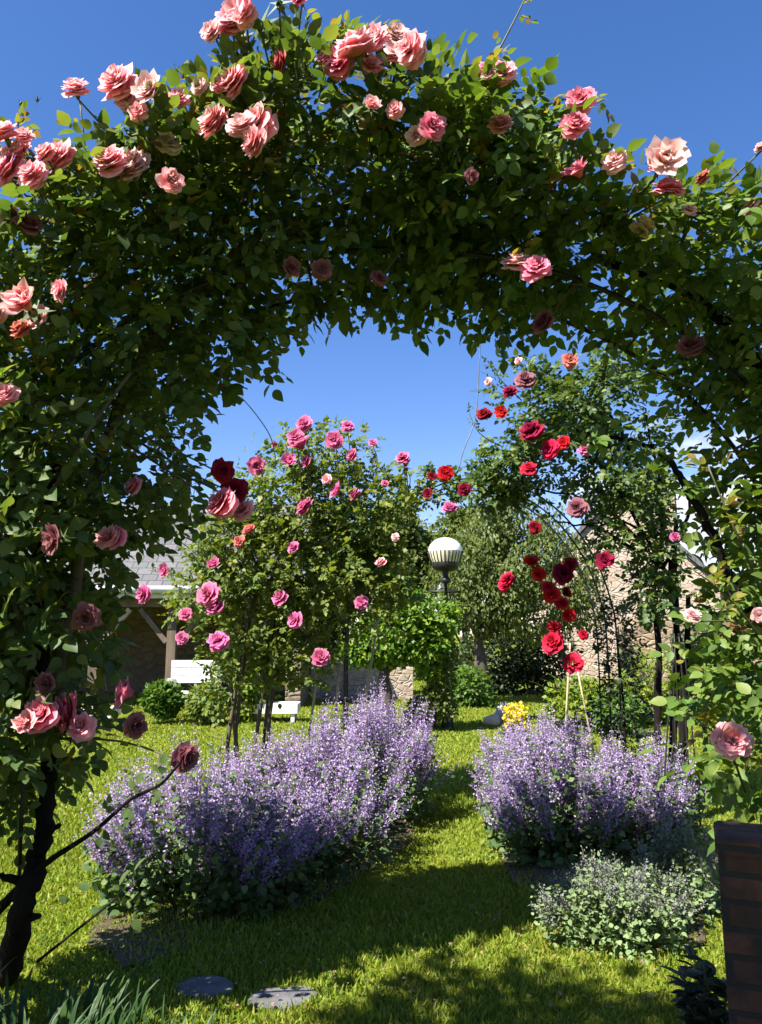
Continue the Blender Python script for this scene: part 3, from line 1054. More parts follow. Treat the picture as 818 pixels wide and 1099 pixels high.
for c_, r, col, px, py in blw:
    fc = (-.35, -.95, .35) if col not in ('dusky', 'crimson') else (.2, -.6, -.2)
    o = add_bloom(root, c_, r, col, rg, fc)
for (px, py) in ((191, 76), (22, 112), (40, 108), (205, 88), (110, 88), (67, 126), (238, 88), (150, 100), (330, 20), (470, 45), (480, 70), (380, 30)):
    add_bud(root, P(px, py, 2.72), .014, rg)

# right plant
base = np.array((1.95, 3.0, 0))
root = thing('climbing_rose', 'climbing rose with pink and cream blooms on the right side of the near arch', 'rose', base, 'climbing roses on the near arch')
fol, yng, st, rg = front_rose(root, 9, 17, 4500, 47, brw, M['rose_leaf'])
shoot(st, yng, [P(800, 850, 2.9), P(780, 800, 2.8), P(745, 770, 2.75)], .005, rg, 9, .045)
shoot(st, yng, [P(830, 700, 2.9), P(780, 640, 2.8), P(742, 610, 2.75)], .005, rg, 9, .045)
shoot(st, yng, [P(820, 640, 2.9), P(785, 560, 2.8), P(760, 500, 2.8)], .006, rg, 10, .045)
shoot(st, fol, [P(760, 420, 3.0), P(700, 400, 2.95), P(660, 380, 2.95)], .006, rg, 10, .045)
tr = MB()
tr.tube([base + (0, 0, -.05), P(880, 820, 3.02), P(850, 700, 3.02), P(795, 640, 3.05), P(765, 575, 3.05), P(738, 525, 3.05), P(720, 495, 3.05)], [.05, .045, .04, .023, .019, .016, .013], 9, 0, 6, .005, 3)
tr.tube([P(850, 700, 3.02), P(850, 520, 3.05), P(815, 400, 3.05), P(745, 320, 3.05), P(650, 280, 3.05)], [.04, .034, .03, .024, .018], 9, 0, 6, .006, 6)
tr.tube([P(722, 498, 3.05), P(700, 480, 3.06), P(660, 470, 3.08), P(615, 466, 3.1)], [.014, .011, .009, .006], 7, 0, 5, .006, 6)
for (px, py) in ((770, 585), (758, 560), (745, 535), (735, 520), (722, 500), (705, 484), (690, 478), (668, 472), (645, 470), (625, 467)):
    m_ = 5
    q = P(px, py, 3.03) + rg.normal(0, .03, (m_, 3))
    compound(fol, q, rg.normal(0, 1, (m_, 3)) + (0, -.2, .2), np.array((-.3, -.3, .9)) + rg.normal(0, .4, (m_, 3)), rg.uniform(.035, .055, m_), rg)
tr.build('trunk', M['bark'], root)
fol.build('foliage', M['rose_leaf_bright'], root)
yng.build('young_foliage', M['young_leaf'], root)
for c_, r, col, px, py in brw:
    add_bloom(root, c_, r, col, rg, (-.3, -.75, .4))

# the arch the two roses are tied to
root = thing('rose_arch', 'black metal arch mostly buried in salmon roses nearest the camera', 'garden arch', (0.1, 3.1, 0))
lx, rx, zt = -1.72, 1.86, 3.0


def hoop(y, r_=.011):
    pts = [(lx, y, 0.0), (lx, y, 1.7)]
    cx, rad = (lx + rx) / 2, (rx - lx) / 2
    for t in np.linspace(PI, 0, 15)[1:-1]:
        pts.append((cx + rad * math.cos(t), y, 1.7 + 1.42 * math.sin(t)))
    pts += [(rx, y, 1.7), (rx, y, 0.0)]
    return pts


for y in (3.05, 3.45):
    mb = MB(); mb.tube(hoop(y), .011, 7, 0, 3)
    mb.build('hoop', M['iron'], root)
hp = np.array(hoop(3.05))
for p_ in list(hp[1:-1]) + [np.array((xx, 3.05, z)) for z in (.5, .9, 1.3) for xx in (lx, rx)]:
    mb = MB(); mb.tube([p_, p_ + (0, .4, 0)], .007, 6, 0, 1)
    mb.build('crossbar', M['iron'], root)
o = MB(); o.tube([G(20, 1022) + (0, 0, -.05), P(22, 900, 2.96), P(28, 800, 2.96)], .008, 6, 0, 3)
tag(o.build('garden_stake', M['iron'], None, loc=G(20, 1022)), 'thin dark stake beside the near rose trunk on the left', 'stake')

# ------------------------------------------------------------------ catmint


def catmint(label, cx, cy, rx, ry, h, nsp, seed, flower='mint_flower', leaf='mint_leaf', group='catmint clumps along the grass path', spl=.36, leafn=3500, flw=1.0, lfs=1.0, skirt=.45):
    rg = rng_(seed)
    root = thing('catmint', label, 'flowering plant', (cx, cy, 0), group)
    fl = MB(); lf = MB(); sm_ = MB()
    # stems fan from the base
    a = rg.uniform(0, 2 * PI, nsp); q = rg.random(nsp) ** .5
    ntf = max(8, nsp // 11)
    ta = rg.uniform(0, 2 * PI, ntf); tq = rg.random(ntf) ** .5
    ti = rg.integers(0, ntf, nsp)
    qx = np.cos(ta[ti]) * tq[ti] + rg.normal(0, .075, nsp); qy = np.sin(ta[ti]) * tq[ti] + rg.normal(0, .075, nsp)
    q = np.minimum(np.hypot(qx, qy), 1.08); a = np.arctan2(qy, qx)
    tuft = rg.uniform(.84, 1.1, ntf)[ti]
    bx = cx + np.cos(a) * rx * .35 * q; by = cy + np.sin(a) * ry * .35 * q
    hh = h * (1 - .40 * q ** 2.4) * tuft * rg.uniform(.8, 1.1, nsp) * (1 + .10 * fnoise(np.stack([bx, by, 0 * bx], 1), 2.2, seed))
    tx = cx + np.cos(a) * rx * q * 1.02 + rg.normal(0, .03, nsp); ty = cy + np.sin(a) * ry * q * 1.02 + rg.normal(0, .03, nsp)
    tips = np.stack([tx, ty, hh], 1); bases = np.stack([bx, by, np.zeros(nsp)], 1)
    ax = nrm(tips - bases + np.stack([np.zeros(nsp), np.zeros(nsp), hh * .35], 1))
    for i in range(0, nsp, 2):
        m_ = bases[i] * .45 + tips[i] * .55 + (0, 0, -.04) - (ax[i] * .02)
        sm_.tube([bases[i], m_, tips[i]], [.003, .0025, .0015], 3, 0, 1)
    # whorls of florets
    sl_ = spl * rg.uniform(.65, 1.2, nsp) * np.where(q > .72, .66, 1)
    nwh = 9
    P_ = []; D_ = []; S_ = []
    for wv in range(nwh):
        f = wv / (nwh - 1)
        c_ = tips - ax * (sl_ * (1 - f))[:, None]
        per = 7 if f < .8 else 4
        for k in range(per):
            an = rg.uniform(0, 2 * PI, nsp)
            side = nrm(np.stack([np.cos(an), np.sin(an), rg.normal(.25, .3, nsp)], 1))
            rad = .019 * (1.05 - .75 * f) + .004
            P_.append(c_ + side * rad * rg.uniform(.3, 1.0, nsp)[:, None] + rg.normal(0, .005, (nsp, 3)))
            D_.append(side + ax * .5)
            S_.append(.017 * (1.1 - .5 * f) * rg.uniform(.7, 1.3, nsp) * flw)
    P_ = np.vstack(P_); D_ = np.vstack(D_); S_ = np.concatenate(S_)
    keep = rg.random(len(P_)) < .9
    P_, D_, S_ = P_[keep], D_[keep], S_[keep]
    simple_leaves(fl, P_, D_, rg.normal(0, 1, P_.shape) + (0, -.2, .8), S_, wide=1.5)
    # leaves: dense skirt low down and along the stems
    t = rg.random(leafn) ** 1.0 * .88
    j = rg.integers(0, nsp, leafn)
    lp = bases[j] * (1 - t)[:, None] + tips[j] * t[:, None]
    bulge = nrm(np.stack([lp[:, 0] - cx, lp[:, 1] - cy, np.zeros(leafn)], 1))
    low = rg.random(leafn) < skirt
    lp = lp + bulge * (np.array([rx, ry, 1]) * (.40 * (1 - t) * low)[:, None]) + rg.normal(0, .03, lp.shape)
    lp[:, 2] = np.maximum(lp[:, 2], .012)
    simple_leaves(lf, lp, bulge + rg.normal(0, .6, lp.shape) + (0, 0, .3), rg.normal(0, .4, lp.shape) + (-.1, -.1, 1) + bulge * .5, rg.uniform(.028, .058, leafn) * (1.15 - .5 * t) * lfs, quad=False, wide=1.15)
    sm_.build('stem', M['cane_green'], root)
    lf.build('foliage', M[leaf], root)
    tag(fl.build('blossom', M[flower], root), kind='stuff')
    return root


catmint('wide purple catmint clump nearest the camera left of the grass path', -1.0, 4.5, .66, .66, .74, 520, 61, leafn=5200)
catmint('purple catmint clump between the nearest and the tallest clump left of the path', -.46, 5.2, .66, .68, .84, 560, 62, leafn=4200)
catmint('tallest purple catmint clump at the far end of the left bed below the pink rose', -.12, 6.3, .62, .75, .93, 560, 63, leafn=3200)
catmint('purple catmint clump at the left front of the right bed edging the path', 1.18, 5.3, .50, .62, .70, 430, 64, leafn=3600)
catmint('purple catmint clump at the far end of the right bed below the red roses', 1.35, 6.4, .58, .65, .80, 430, 65, leafn=2400)
catmint('shaded purple catmint clump round the iron obelisk at the right', 1.86, 5.6, .44, .55, .70, 340, 66, leafn=3000)
catmint('low pale silvery green catmint barely in flower in front of the right bed', 1.14, 3.84, .40, .34, .37, 260, 67, 'mint_flower_pale', 'mint_pale', spl=.17, leafn=7500, flw=.8, lfs=.62, skirt=.2)
catmint('small silvery catmint sprig clump just left of the brick pillar', 1.6, 4.2, .25, .28, .52, 60, 68, 'mint_flower_pale', 'mint_pale', spl=.2, leafn=1300, flw=.8, lfs=.6, skirt=.1)

# ------------------------------------------------------------------ middle roses


def pblobs(lst, d, depth=.8):
    """(px, py, rx px, rz px [, dd]) -> blobs in metres"""
    o = []
    for t in lst:
        px, py, rx_, rz_ = t[:4]
        dd = d + (t[4] if len(t) > 4 else 0)
        c_ = P(px, py, dd)
        a = W(rx_, dd); b = W(rz_, dd)
        o.append((*c_, a, min(a, b) * depth + .1, b))
    return o


def mid_rose(root, blobs, n, seed, mat, blooms, d, leaf, gp=-.5, young=True, front=.5, fq=.8):
    rg = rng_(seed)
    fol = MB()
    cs = [P(b_[0], b_[1], d + b_[4]) for b_ in blooms]
    rs = [W(b_[2] * .86, d + b_[4]) for b_ in blooms]
    p_, o_ = blob_points(blobs, n, rg, .35)
    k = gap(p_, fq, gp, seed, rg)
    if cs:
        k &= cull(p_, cs, rs, front) & cull(p_, [P(478, 588, 12)], [W(28, 12)], 9)
    p_, o_ = p_[k], o_[k]
    m_ = len(p_)
    compound(fol, p_, nrm(o_ * .6 + rg.normal(0, .7, p_.shape)), np.array((-.35, -.25, 1.0)) + o_ * .5 + rg.normal(0, .45, p_.shape), leaf * rg.uniform(.7, 1.2, m_), rg)
    return fol, rg, cs, rs


# pink rose (left, behind the catmint)
D1 = 6.6
PB = [(328, 457, 10), (318, 471, 12), (327, 484, 13), (331, 496, 10), (360, 473, 13), (373, 459, 9), (275, 500, 11), (330, 546, 13), (366, 530, 9), (383, 532, 8), (316, 589, 9),
      (302, 643, 10), (319, 667, 11), (235, 690, 12), (232, 611, 10), (226, 640, 14), (234, 655, 10), (158, 638, 11), (200, 661, 9), (196, 686, 8), (433, 493, 10), (344, 708, 10), (388, 647, 9),
      (400, 476, 6), (436, 503, 7), (425, 577, 6, 'pale'), (270, 573, 10, 'coral'), (258, 582, 7, 'coral'), (410, 605, 8, 'salmon'), (380, 490, 8), (312, 500, 9), (300, 478, 6), (413, 520, 6), (352, 515, 7, 'salmon'), (180, 612, 7)]
PB = [(a[0], a[1], a[2], a[3] if len(a) > 3 else 'bright', -.5 if a[1] > 470 else -.2) for a in PB]
base = np.array((P(262, 800, D1)[0], D1, 0))
root = thing('climbing_rose', 'bushy rose with bright pink blooms left of the path behind the purple catmint', 'rose', base)
blobs = pblobs([(325, 545, 88, 58), (300, 610, 88, 60), (345, 490, 55, 38), (250, 580, 42, 45), (400, 560, 62, 60), (432, 550, 38, 40), (415, 615, 50, 40), (360, 650, 70, 45), (285, 670, 62, 50), (215, 640, 38, 42), (345, 600, 80, 60), (240, 700, 30, 30), (300, 540, 70, 60), (380, 600, 70, 60), (268, 715, 40, 34), (322, 705, 40, 30), (240, 740, 22, 26)], D1)
fol, rg, cs, rs = mid_rose(root, blobs, 9000, 71, 'bush_leaf', PB, D1, .047, -.36, fq=1.1)
tr = MB()
for i, (x0, y0, x1, y1) in enumerate(((243, 820, 262, 640), (255, 830, 285, 600), (268, 830, 300, 640), (275, 830, 320, 560), (262, 830, 240, 600), (285, 825, 290, 700))):
    a = P(x0, y0, D1 + .05 * i - .1); a[2] = 0; b = P(x1, y1, D1 + .06 * i - .1)
    tr.tube([a, a * .6 + b * .4 + (rg.normal(0, .05), 0, 0), b, b + (rg.normal(.15, .2), 0, .35)], [.02, .017, .013, .007], 6, 0, 5, .014, i)
for i, (x1, y1) in enumerate(((340, 500), (400, 560), (430, 590), (250, 560), (370, 640), (440, 530))):
    b = P(x1, y1, D1); a = P(285, 640, D1)
    tr.tube([a, a * .5 + b * .5 + (0, 0, .1), b], [.014, .011, .006], 5, 0, 5, .012, i + 10)
tr.build('branch', M['cane_brown'], root)
st = MB()
for (px, py, r, col, dd) in PB[:7] + [PB[20], PB[24]]:
    c_ = P(px, py, D1 + dd)
    sb = MB(); sb.tube([c_, c_ + (0.02, .1, -.2), c_ + (.04, .25, -.5)], [.004, .005, .007], 5, 0, 3); sb.build('stem', M['cane_green'], root)
rg2 = rng_(99)
shoot(st, fol, [P(330, 520, D1), P(325, 480, D1 - .1), P(327, 462, D1 - .1)], .006, rg2, 16, .036)
shoot(st, fol, [P(400, 530, D1), P(405, 495, D1 - .1), P(400, 478, D1 - .1)], .006, rg2, 12, .036)
shoot(st, fol, [P(420, 560, D1), P(440, 520, D1 - .1), P(434, 497, D1 - .1)], .006, rg2, 14, .036)
shoot(st, fol, [P(290, 560, D1), P(282, 520, D1 - .1), P(276, 503, D1 - .1)], .006, rg2, 10, .036)
shoot(st, fol, [P(235, 640, D1), P(195, 620, D1 - .2), P(160, 612, D1 - .3)], .006, rg2, 9, .045)
shoot(st, fol, [P(240, 620, D1), P(205, 590, D1 - .2), P(180, 570, D1 - .3)], .006, rg2, 9, .045)
fol.build('foliage', M['bush_leaf'], root)
for c_, r, b_ in zip(cs, rs, PB):
    add_bloom(root, c_, r, b_[3], rg, (-.3, -.8, .4))

# red rose (right)
D2 = 6.0
RB = [(568, 506, 11, 'red'), (592, 483, 12, 'red'), (606, 475, 10, 'red'), (547, 626, 12, 'red'), (541, 632, 8, 'red'), (572, 608, 11, 'red'), (580, 617, 11, 'red'), (592, 640, 11, 'red'), (603, 650, 10, 'red'), (588, 632, 8, 'red'),
      (596, 692, 12, 'red'), (615, 713, 11, 'red'), (625, 682, 7, 'red'), (610, 660, 8, 'red'), (595, 675, 8, 'red'), (573, 466, 14, 'crimson'), (548, 423, 11, 'crimson'), (521, 447, 9, 'crimson'), (541, 443, 8, 'red'),
      (612, 388, 12, 'coral'), (564, 411, 13, 'dusky'), (621, 547, 12, 'dusky'), (651, 604, 12, 'crimson'), (612, 606, 10, 'crimson'), (602, 617, 12, 'crimson'), (575, 566, 8, 'crimson'), (628, 484, 9, 'bright'),
      (723, 577, 6, 'bright'), (498, 526, 10, 'crimson'), (478, 509, 9, 'red'), (464, 512, 7, 'crimson'), (460, 531, 7, 'crimson'), (483, 548, 8, 'bright'), (771, 683, 8, 'red'), (778, 697, 8, 'red'), (557, 388, 5, 'pale'), (525, 410, 6, 'pale'), (610, 635, 7, 'crimson')]
RB = [(*a, -.45 if a[1] < 600 or a[0] > 650 else .3) for a in RB]
base = np.array((P(716, 860, D2)[0], D2, 0))
root = thing('climbing_rose', 'tall rose with scarlet blooms spreading from the right leg of the farther arch', 'rose', base)
blobs = pblobs([(620, 440, 75, 52), (560, 425, 38, 38), (668, 425, 60, 52), (600, 500, 70, 45), (545, 505, 40, 38), (660, 500, 62, 55), (690, 545, 40, 42), (668, 590, 34, 34), (706, 600, 26, 42), (692, 640, 20, 28), (520, 530, 34, 22), (470, 525, 32, 18, .6), (765, 700, 30, 40)], D2)
fol, rg, cs, rs = mid_rose(root, blobs, 6200, 81, 'red_leaf', RB, D2, .05, -.08, fq=1.25)
tr = MB()
for i, (x0, x1, y1) in enumerate(((712, 705, 640), (722, 716, 600), (718, 725, 560), (726, 740, 640))):
    a = P(x0, 860, D2 + .04 * i); a[2] = 0; b = P(x1, y1, D2 + .04 * i)
    tr.tube([a, a * .5 + b * .5 + (rg.normal(0, .04), 0, 0), b], [.031, .028, .02], 7, 0, 5, .012, i)
hub = P(712, 610, D2)
for i, (x1, y1) in enumerate(((640, 470), (560, 440), (690, 440), (620, 400), (560, 520), (650, 560), (740, 520), (600, 560))):
    b = P(x1, y1, D2 - .05)
    m_ = hub * .45 + b * .55 + (rg.normal(.05, .05), 0, .12)
    tr.tube([hub, m_, b], [.016, .012, .006], 6, 0, 5, .012, i + 20)
tr.build('branch', M['bark'], root)
st = MB()
shoot(st, fol, [P(560, 430, D2), P(535, 405, D2 - .1), P(522, 385, D2 - .1)], .005, rg2, 9, .04)
shoot(st, fol, [P(540, 480, D2), P(515, 465, D2 - .1), P(502, 440, D2 - .1)], .005, rg2, 9, .036)
shoot(st, fol, [P(610, 420, D2), P(620, 390, D2 - .1), P(612, 365, D2 - .1)], .005, rg2, 10, .04)
shoot(st, fol, [P(660, 420, D2), P(690, 390, D2 - .1), P(700, 360, D2 - .1)], .005, rg2, 10, .04)
shoot(st, fol, [P(600, 590, D2 + .3), P(590, 640, D2 + .3), P(598, 690, D2 + .3), P(612, 712, D2 + .3)], .005, rg2, 10, .034)
shoot(st, fol, [P(590, 580, D2 + .3), P(570, 605, D2 + .3), P(545, 626, D2 + .3)], .005, rg2, 8, .034)
fol.build('foliage', M['red_leaf'], root)
for c_, r, b_ in zip(cs, rs, RB):
    add_bloom(root, c_, r, b_[3], rg, (-.3, -.8, .35))

# farther arch of slim hoops over the path
DA = 6.9
root = thing('rose_arch', 'slim black hooped metal arch over the path beyond the catmint', 'garden arch', (P(510, 700, DA)[0], DA, 0))
xl = P(372, 700, DA)[0]; xr = P(652, 700, DA)[0]
zs = P(640, 690, DA)[2]; zt = P(510, 520, DA)[2]
for k, dy in enumerate((-.3, 0, .3)):
    cx, rad = (xl + xr) / 2, (xr - xl) / 2
    pts = [(xl, DA + dy, 0), (xl, DA + dy, zs)]
    for t in np.linspace(PI, 0, 13)[1:-1]:
        pts.append((cx + rad * math.cos(t), DA + dy, zs + (zt - zs) * math.sin(t)))
    pts += [(xr, DA + dy, zs), (xr, DA + dy, 0)]
    mb = MB(); mb.tube(pts, .008, 6, 0, 4)
    mb.build('hoop', M['iron'], root)
    if k < 2:
        for p_ in pts[2:-2] + [(xl, DA + dy, .6), (xl, DA + dy, 1.1), (xr, DA + dy, .6), (xr, DA + dy, 1.1)]:
            mb = MB(); mb.tube([p_, (p_[0], p_[1] + .3, p_[2])], .005, 5, 0, 1)
            mb.build('crossbar', M['iron'], root)

# dark climber on the right leg
base = np.array((xr, DA - .35, 0))
root = thing('climbing_plant', 'narrow column of dark green climber on the right leg of the hooped arch', 'climbing plant', base)
rg = rng_(91)
fol = MB(); n = 900
t = rg.random(n)
z = P(0, 838, DA)[2] * (1 - t) + P(0, 645, DA)[2] * t
rr = W(21, DA) * (.55 + .45 * np.sin(PI * np.clip(t * 1.1, 0, 1))) * rg.random(n) ** .5 * (1 + .35 * np.sin(t * 19))
an = rg.uniform(0, 6.28, n)
p_ = np.stack([xr + rr * np.cos(an), DA - .3 + rr * np.sin(an), z], 1)
o_ = np.stack([np.cos(an), np.sin(an), 0 * an], 1)
compound(fol, p_, o_ + rg.normal(0, .5, p_.shape), o_ * .5 + (0, 0, 1) + rg.normal(0, .4, p_.shape), rg.uniform(.026, .04, n), rg, 3)
st = MB(); st.tube([base, base + (.01, 0, .7), base + (0, .02, 1.5)], [.014, .012, .006], 6, 0, 5, .008, 2)
st.build('stem', M['bark'], root)
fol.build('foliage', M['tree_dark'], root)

# iron obelisk at the right
ob = np.array((P(727, 700, 5.6)[0], 5.6, 0))
root = thing('garden_obelisk', 'black wire obelisk standing in the right catmint bed beside the rose stems', 'plant support', ob)
for k, (dx, dy) in enumerate(((-.085, -.05), (.0, -.09), (.075, -.04), (.0, .07))):
    mb = MB(); mb.tube([ob + (dx, dy, 0), ob + (dx * .75, dy * .75, .9), ob + (dx * .55, dy * .55, 1.45)], .006, 6, 0, 3)
    mb.build('rod', M['iron'], root)
for z, s_ in ((.55, .88), (.98, .74), (1.38, .57)):
    mb = MB()
    mb.tube([ob + (dx * s_, dy * s_, z) for dx, dy in ((-.085, -.05), (0, -.09), (.075, -.04), (0, .07), (-.085, -.05))], .004, 5, 0, 1)
    mb.build('ring', M['iron'], root)
mb = MB(); a = P(706, 880, 5.2); a[2] = 0
mb.tube([a, P(718, 760, 5.25), P(725, 690, 5.3)], .006, 5, 0, 3)
tag(mb.build('garden_stake', M['iron'], None, loc=a), 'thin dark leaning stake left of the iron obelisk', 'stake')

# thin training wires
mb = MB(); mb.tube([P(258, 425, 4.6), P(275, 445, 4.7), P(290, 468, 4.8), P(296, 492, 4.9)], .0035, 5, 0, 4)
tag(mb.build('training_wire', M['wire'], None, loc=P(258, 425, 4.6)), 'short thin wire against the sky above the pink rose', 'wire')
mb = MB(); mb.tube([P(516, 350, 4.6), P(514, 400, 4.6), P(510, 450, 4.6), P(498, 482, 4.6), P(492, 505, 4.6)], .0035, 5, 0, 4)
tag(mb.build('training_wire', M['wire'], None, loc=P(516, 350, 4.6)), 'long thin wire hanging from the near arch left of the scarlet rose', 'wire')

# bamboo canes
for i, (x0, y0, x1, y1, d_, r_, lab) in enumerate((
        (358, 800, 365, 705, 6.9, .012, 'upright pale cane at the foot of the pink rose'),
        (386, 790, 408, 650, 7.2, .013, 'tall pale cane leaning right beside the round tree'),
        (330, 800, 346, 690, 7.0, .012, 'pale cane slanting under the pink rose left of the upright cane'),
        (606, 800, 612, 690, 8.0, .012, 'pale cane standing below the scarlet roses'),
        (620, 720, 634, 790, 8.0, .010, 'pale cane leaning left behind the right catmint bed'),
        (742, 890, 764, 972, 4.2, .006, 'straw coloured cane leaning left of the brick pillar'))):
    a = P(x0, y0, d_); b = P(x1, y1, d_)
    if a[2] > b[2]: a, b = b, a
    k = a[2] / (b[2] - a[2] + 1e-6)
    f = a - (b - a) * k
    mb = MB(); mb.tube([f + (0, 0, -.02), a, b], [r_, r_, r_ * .8], 6, 0, 2)
    tag(mb.build('bamboo_cane', M['bamboo'], None, loc=f), lab, 'cane', 'canes among the roses')

# ------------------------------------------------------------------ lamp
DL = 12.0
c_ = P(478, 592, DL)
R = W(18.3, DL)
root = thing('lamp_post', 'garden lamp with white dome and dark collar on a slim post', 'lamp', (c_[0], DL, 0))
mb = MB()
mb.lathe([(R * 1.0, 0.0), (R * .985, R * .16), (R * .88, R * .42), (R * .66, R * .64), (R * .36, R * .78), (.001, R * .82)], c_, 32)
mb.build('dome', M['opal'], root)
mb = MB()
prof = [(R * 1.0, 0), (R * .97, -R * .2), (R * .9, -R * .45), (R * .8, -R * .68)]
mb.lathe(prof, c_ + (0, 0, -.002), 32)
bowl = mb.build('bowl', M['lamp_cream'], root)
mb = MB()
for k in range(26):
    a = 2 * PI * k / 26
    pts = [c_ + np.array((r_ * 1.012 * math.cos(a), r_ * 1.012 * math.sin(a), z_)) for r_, z_ in prof]
    mb.tube(pts, R * .032, 4, 0, 1)
mb.build('rib', M['iron'], bowl)
mb = MB()
mb.lathe([(R * .80, -R * .62), (R * .83, -R * .68), (R * .74, -R * .98), (R * .52, -R * 1.14), (R * .2, -R * 1.2)], c_, 24)
mb.build('collar', M['iron'], root)
mb = MB()
mb.lathe([(R * .2, -R * 1.08), (R * .16, -R * 1.5), (R * .3, -R * 1.6), (R * .3, -R * 1.8), (R * .1, -R * 1.9), (R * .1, -c_[2] + .3), (R * .32, -c_[2] + .28), (R * .36, -c_[2])], c_, 14)
mb.build('post', M['iron'], root)
mb = MB()
q = c_ + (0, 0, -R * 2.35)
mb.tube([q + (-R * 1.0, 0, 0), q + (R * .9, 0, 0)], R * .08, 8, 0, 1)
mb.build('crossbar', M['iron'], root)

# ------------------------------------------------------------------ trees and shrubs behind


def tree(name, label, cat, base, trunk, blobs, n, leaf, mat, seed, limbs=None, group=None, gp=-.5, droop=0.0, wide=1.0, r0=.09, bark='bark_tree', fnf=.5, quad=True):
    rg = rng_(seed)
    root = thing(name, label, cat, base, group)
    base = np.array(base, float)
    tb = MB()
    if trunk:
        tb.tube([base + (0, 0, -.05)] + [np.array(t, float) for t in trunk], np.linspace(r0, r0 * .5, len(trunk) + 1), 9, 0, 4, .02, seed)
        top = np.array(trunk[-1], float)
        for i in range(limbs if limbs is not None else 7):
            b_ = blobs[i % len(blobs)]
            e = np.array(b_[:3]) + rg.normal(0, .35, 3) * np.array(b_[3:6])
            mid = top * .5 + e * .5 + (0, 0, .05)
            tb.tube([top - (0, 0, .05 * (i % 3)), mid, e], [r0 * .45, r0 * .3, r0 * .1], 6, 0, 4, .02, seed + i)
        tb.build('trunk', M[bark], root)
    p_, o_ = blob_points(blobs, n, rg, .3)
    k = gap(p_, fnf, gp, seed, rg) & (p_[:, 2] > .02)
    p_, o_ = p_[k], o_[k]
    m_ = len(p_)
    fb = MB()
    dirs = o_ * (.6 - droop * .3) + rg.normal(0, .6, p_.shape) + np.array((0, 0, -droop * 1.6))
    up = np.array((-.4, -.2, .9)) + o_ * .7 + rg.normal(0, .4, p_.shape)
    simple_leaves(fb, p_, dirs, up, leaf * rg.uniform(.6, 1.25, m_), quad=quad, wide=wide)
    fb.build('crown' if trunk else 'foliage', M[mat], root)
    return root


# round light tree with a forked trunk
d_ = 11.5
b0 = P(414, 750, d_); b0[2] = 0
tree('round_tree', 'small round bright green tree with a dark forked trunk left of the path', 'tree', b0,
     [P(414, 735, d_), P(412, 715, d_)], pblobs([(430, 672, 42, 32), (405, 690, 32, 24), (455, 690, 28, 26), (440, 655, 32, 22), (385, 700, 20, 15), (462, 715, 13, 16), (474, 664, 20, 22), (466, 690, 18, 20), (420, 700, 28, 16)], d_), 12000, .085, 'tree_light', 101, 6, None, -.45, .15, 1.2, .13)
# big drooping tree
d_ = 16.0
b0 = P(520, 745, d_); b0[2] = 0
tree('drooping_tree', 'broad olive green tree with drooping branches and deep shade beneath behind the lamp', 'tree', b0,
     [P(516, 715, d_), P(512, 680, d_)], pblobs([(540, 600, 70, 60), (500, 615, 45, 50), (590, 615, 50, 55), (555, 560, 50, 35), (520, 565, 34, 32), (560, 650, 65, 40), (500, 660, 38, 30), (620, 640, 34, 42), (530, 640, 60, 45)], d_, 1.0), 26000, .105, 'tree_olive', 102, 9, None, -.55, .7, .8, .17)
# near-black foliage added to stand for the deep shade beneath
d_ = 18.5
tree('shade_hedge', 'near black foliage put in for the deep shade under the drooping tree', 'shade_hedge', G(545, 742), None,
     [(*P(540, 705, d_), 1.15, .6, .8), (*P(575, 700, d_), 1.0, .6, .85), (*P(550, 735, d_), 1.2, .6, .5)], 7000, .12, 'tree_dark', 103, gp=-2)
# bushes at the path end
d_ = 15.5
tree('garden_bush', 'rounded green bush at the right edge of the path end', 'bush', G(505, 768), None,
     pblobs([(502, 740, 26, 24), (520, 755, 16, 14), (492, 752, 16, 15)], d_), 3000, .10, 'shrub_green', 104, gp=-1)
tree('garden_bush', 'taller bush behind the path end beside the round tree', 'bush', (P(466, 700, 11.6)[0], 11.6, 0), None,
     pblobs([(472, 728, 15, 28), (478, 704, 15, 18), (468, 750, 18, 16), (478, 762, 13, 10), (458, 758, 14, 10)], 11.6), 4200, .06, 'tree_olive', 105, gp=-1)
tree('garden_bush', 'far dark green bush closing the end of the path', 'bush', (P(485, 700, 24)[0], 24, 0), None,
     pblobs([(480, 715, 34, 30), (455, 720, 26, 28)], 24), 2500, .16, 'tree_olive', 106, gp=-1)
# background trees
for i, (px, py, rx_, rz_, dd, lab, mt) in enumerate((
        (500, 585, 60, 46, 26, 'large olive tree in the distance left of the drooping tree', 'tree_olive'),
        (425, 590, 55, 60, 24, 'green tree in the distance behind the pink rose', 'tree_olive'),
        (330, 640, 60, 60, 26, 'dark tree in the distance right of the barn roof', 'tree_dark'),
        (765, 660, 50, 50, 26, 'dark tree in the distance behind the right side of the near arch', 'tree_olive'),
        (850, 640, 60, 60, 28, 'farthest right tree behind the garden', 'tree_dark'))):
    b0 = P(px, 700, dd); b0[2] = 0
    tree('background_tree', lab, 'tree', b0, [P(px, 705, dd), P(px, 680, dd)], pblobs([(px, py, rx_ * .75, rz_ * .75), (px - rx_ * .4, py + 14, rx_ * .5, rz_ * .55), (px + rx_ * .45, py + 10, rx_ * .5, rz_ * .55), (px, py - rz_ * .5, rx_ * .45, rz_ * .4), (px + 5, py + rz_ * .6, rx_ * .7, rz_ * .6)], dd, .9), 12000, .19, mt, 110 + i, 6, 'trees beyond the garden', -.6, .1, 1.2, .22)

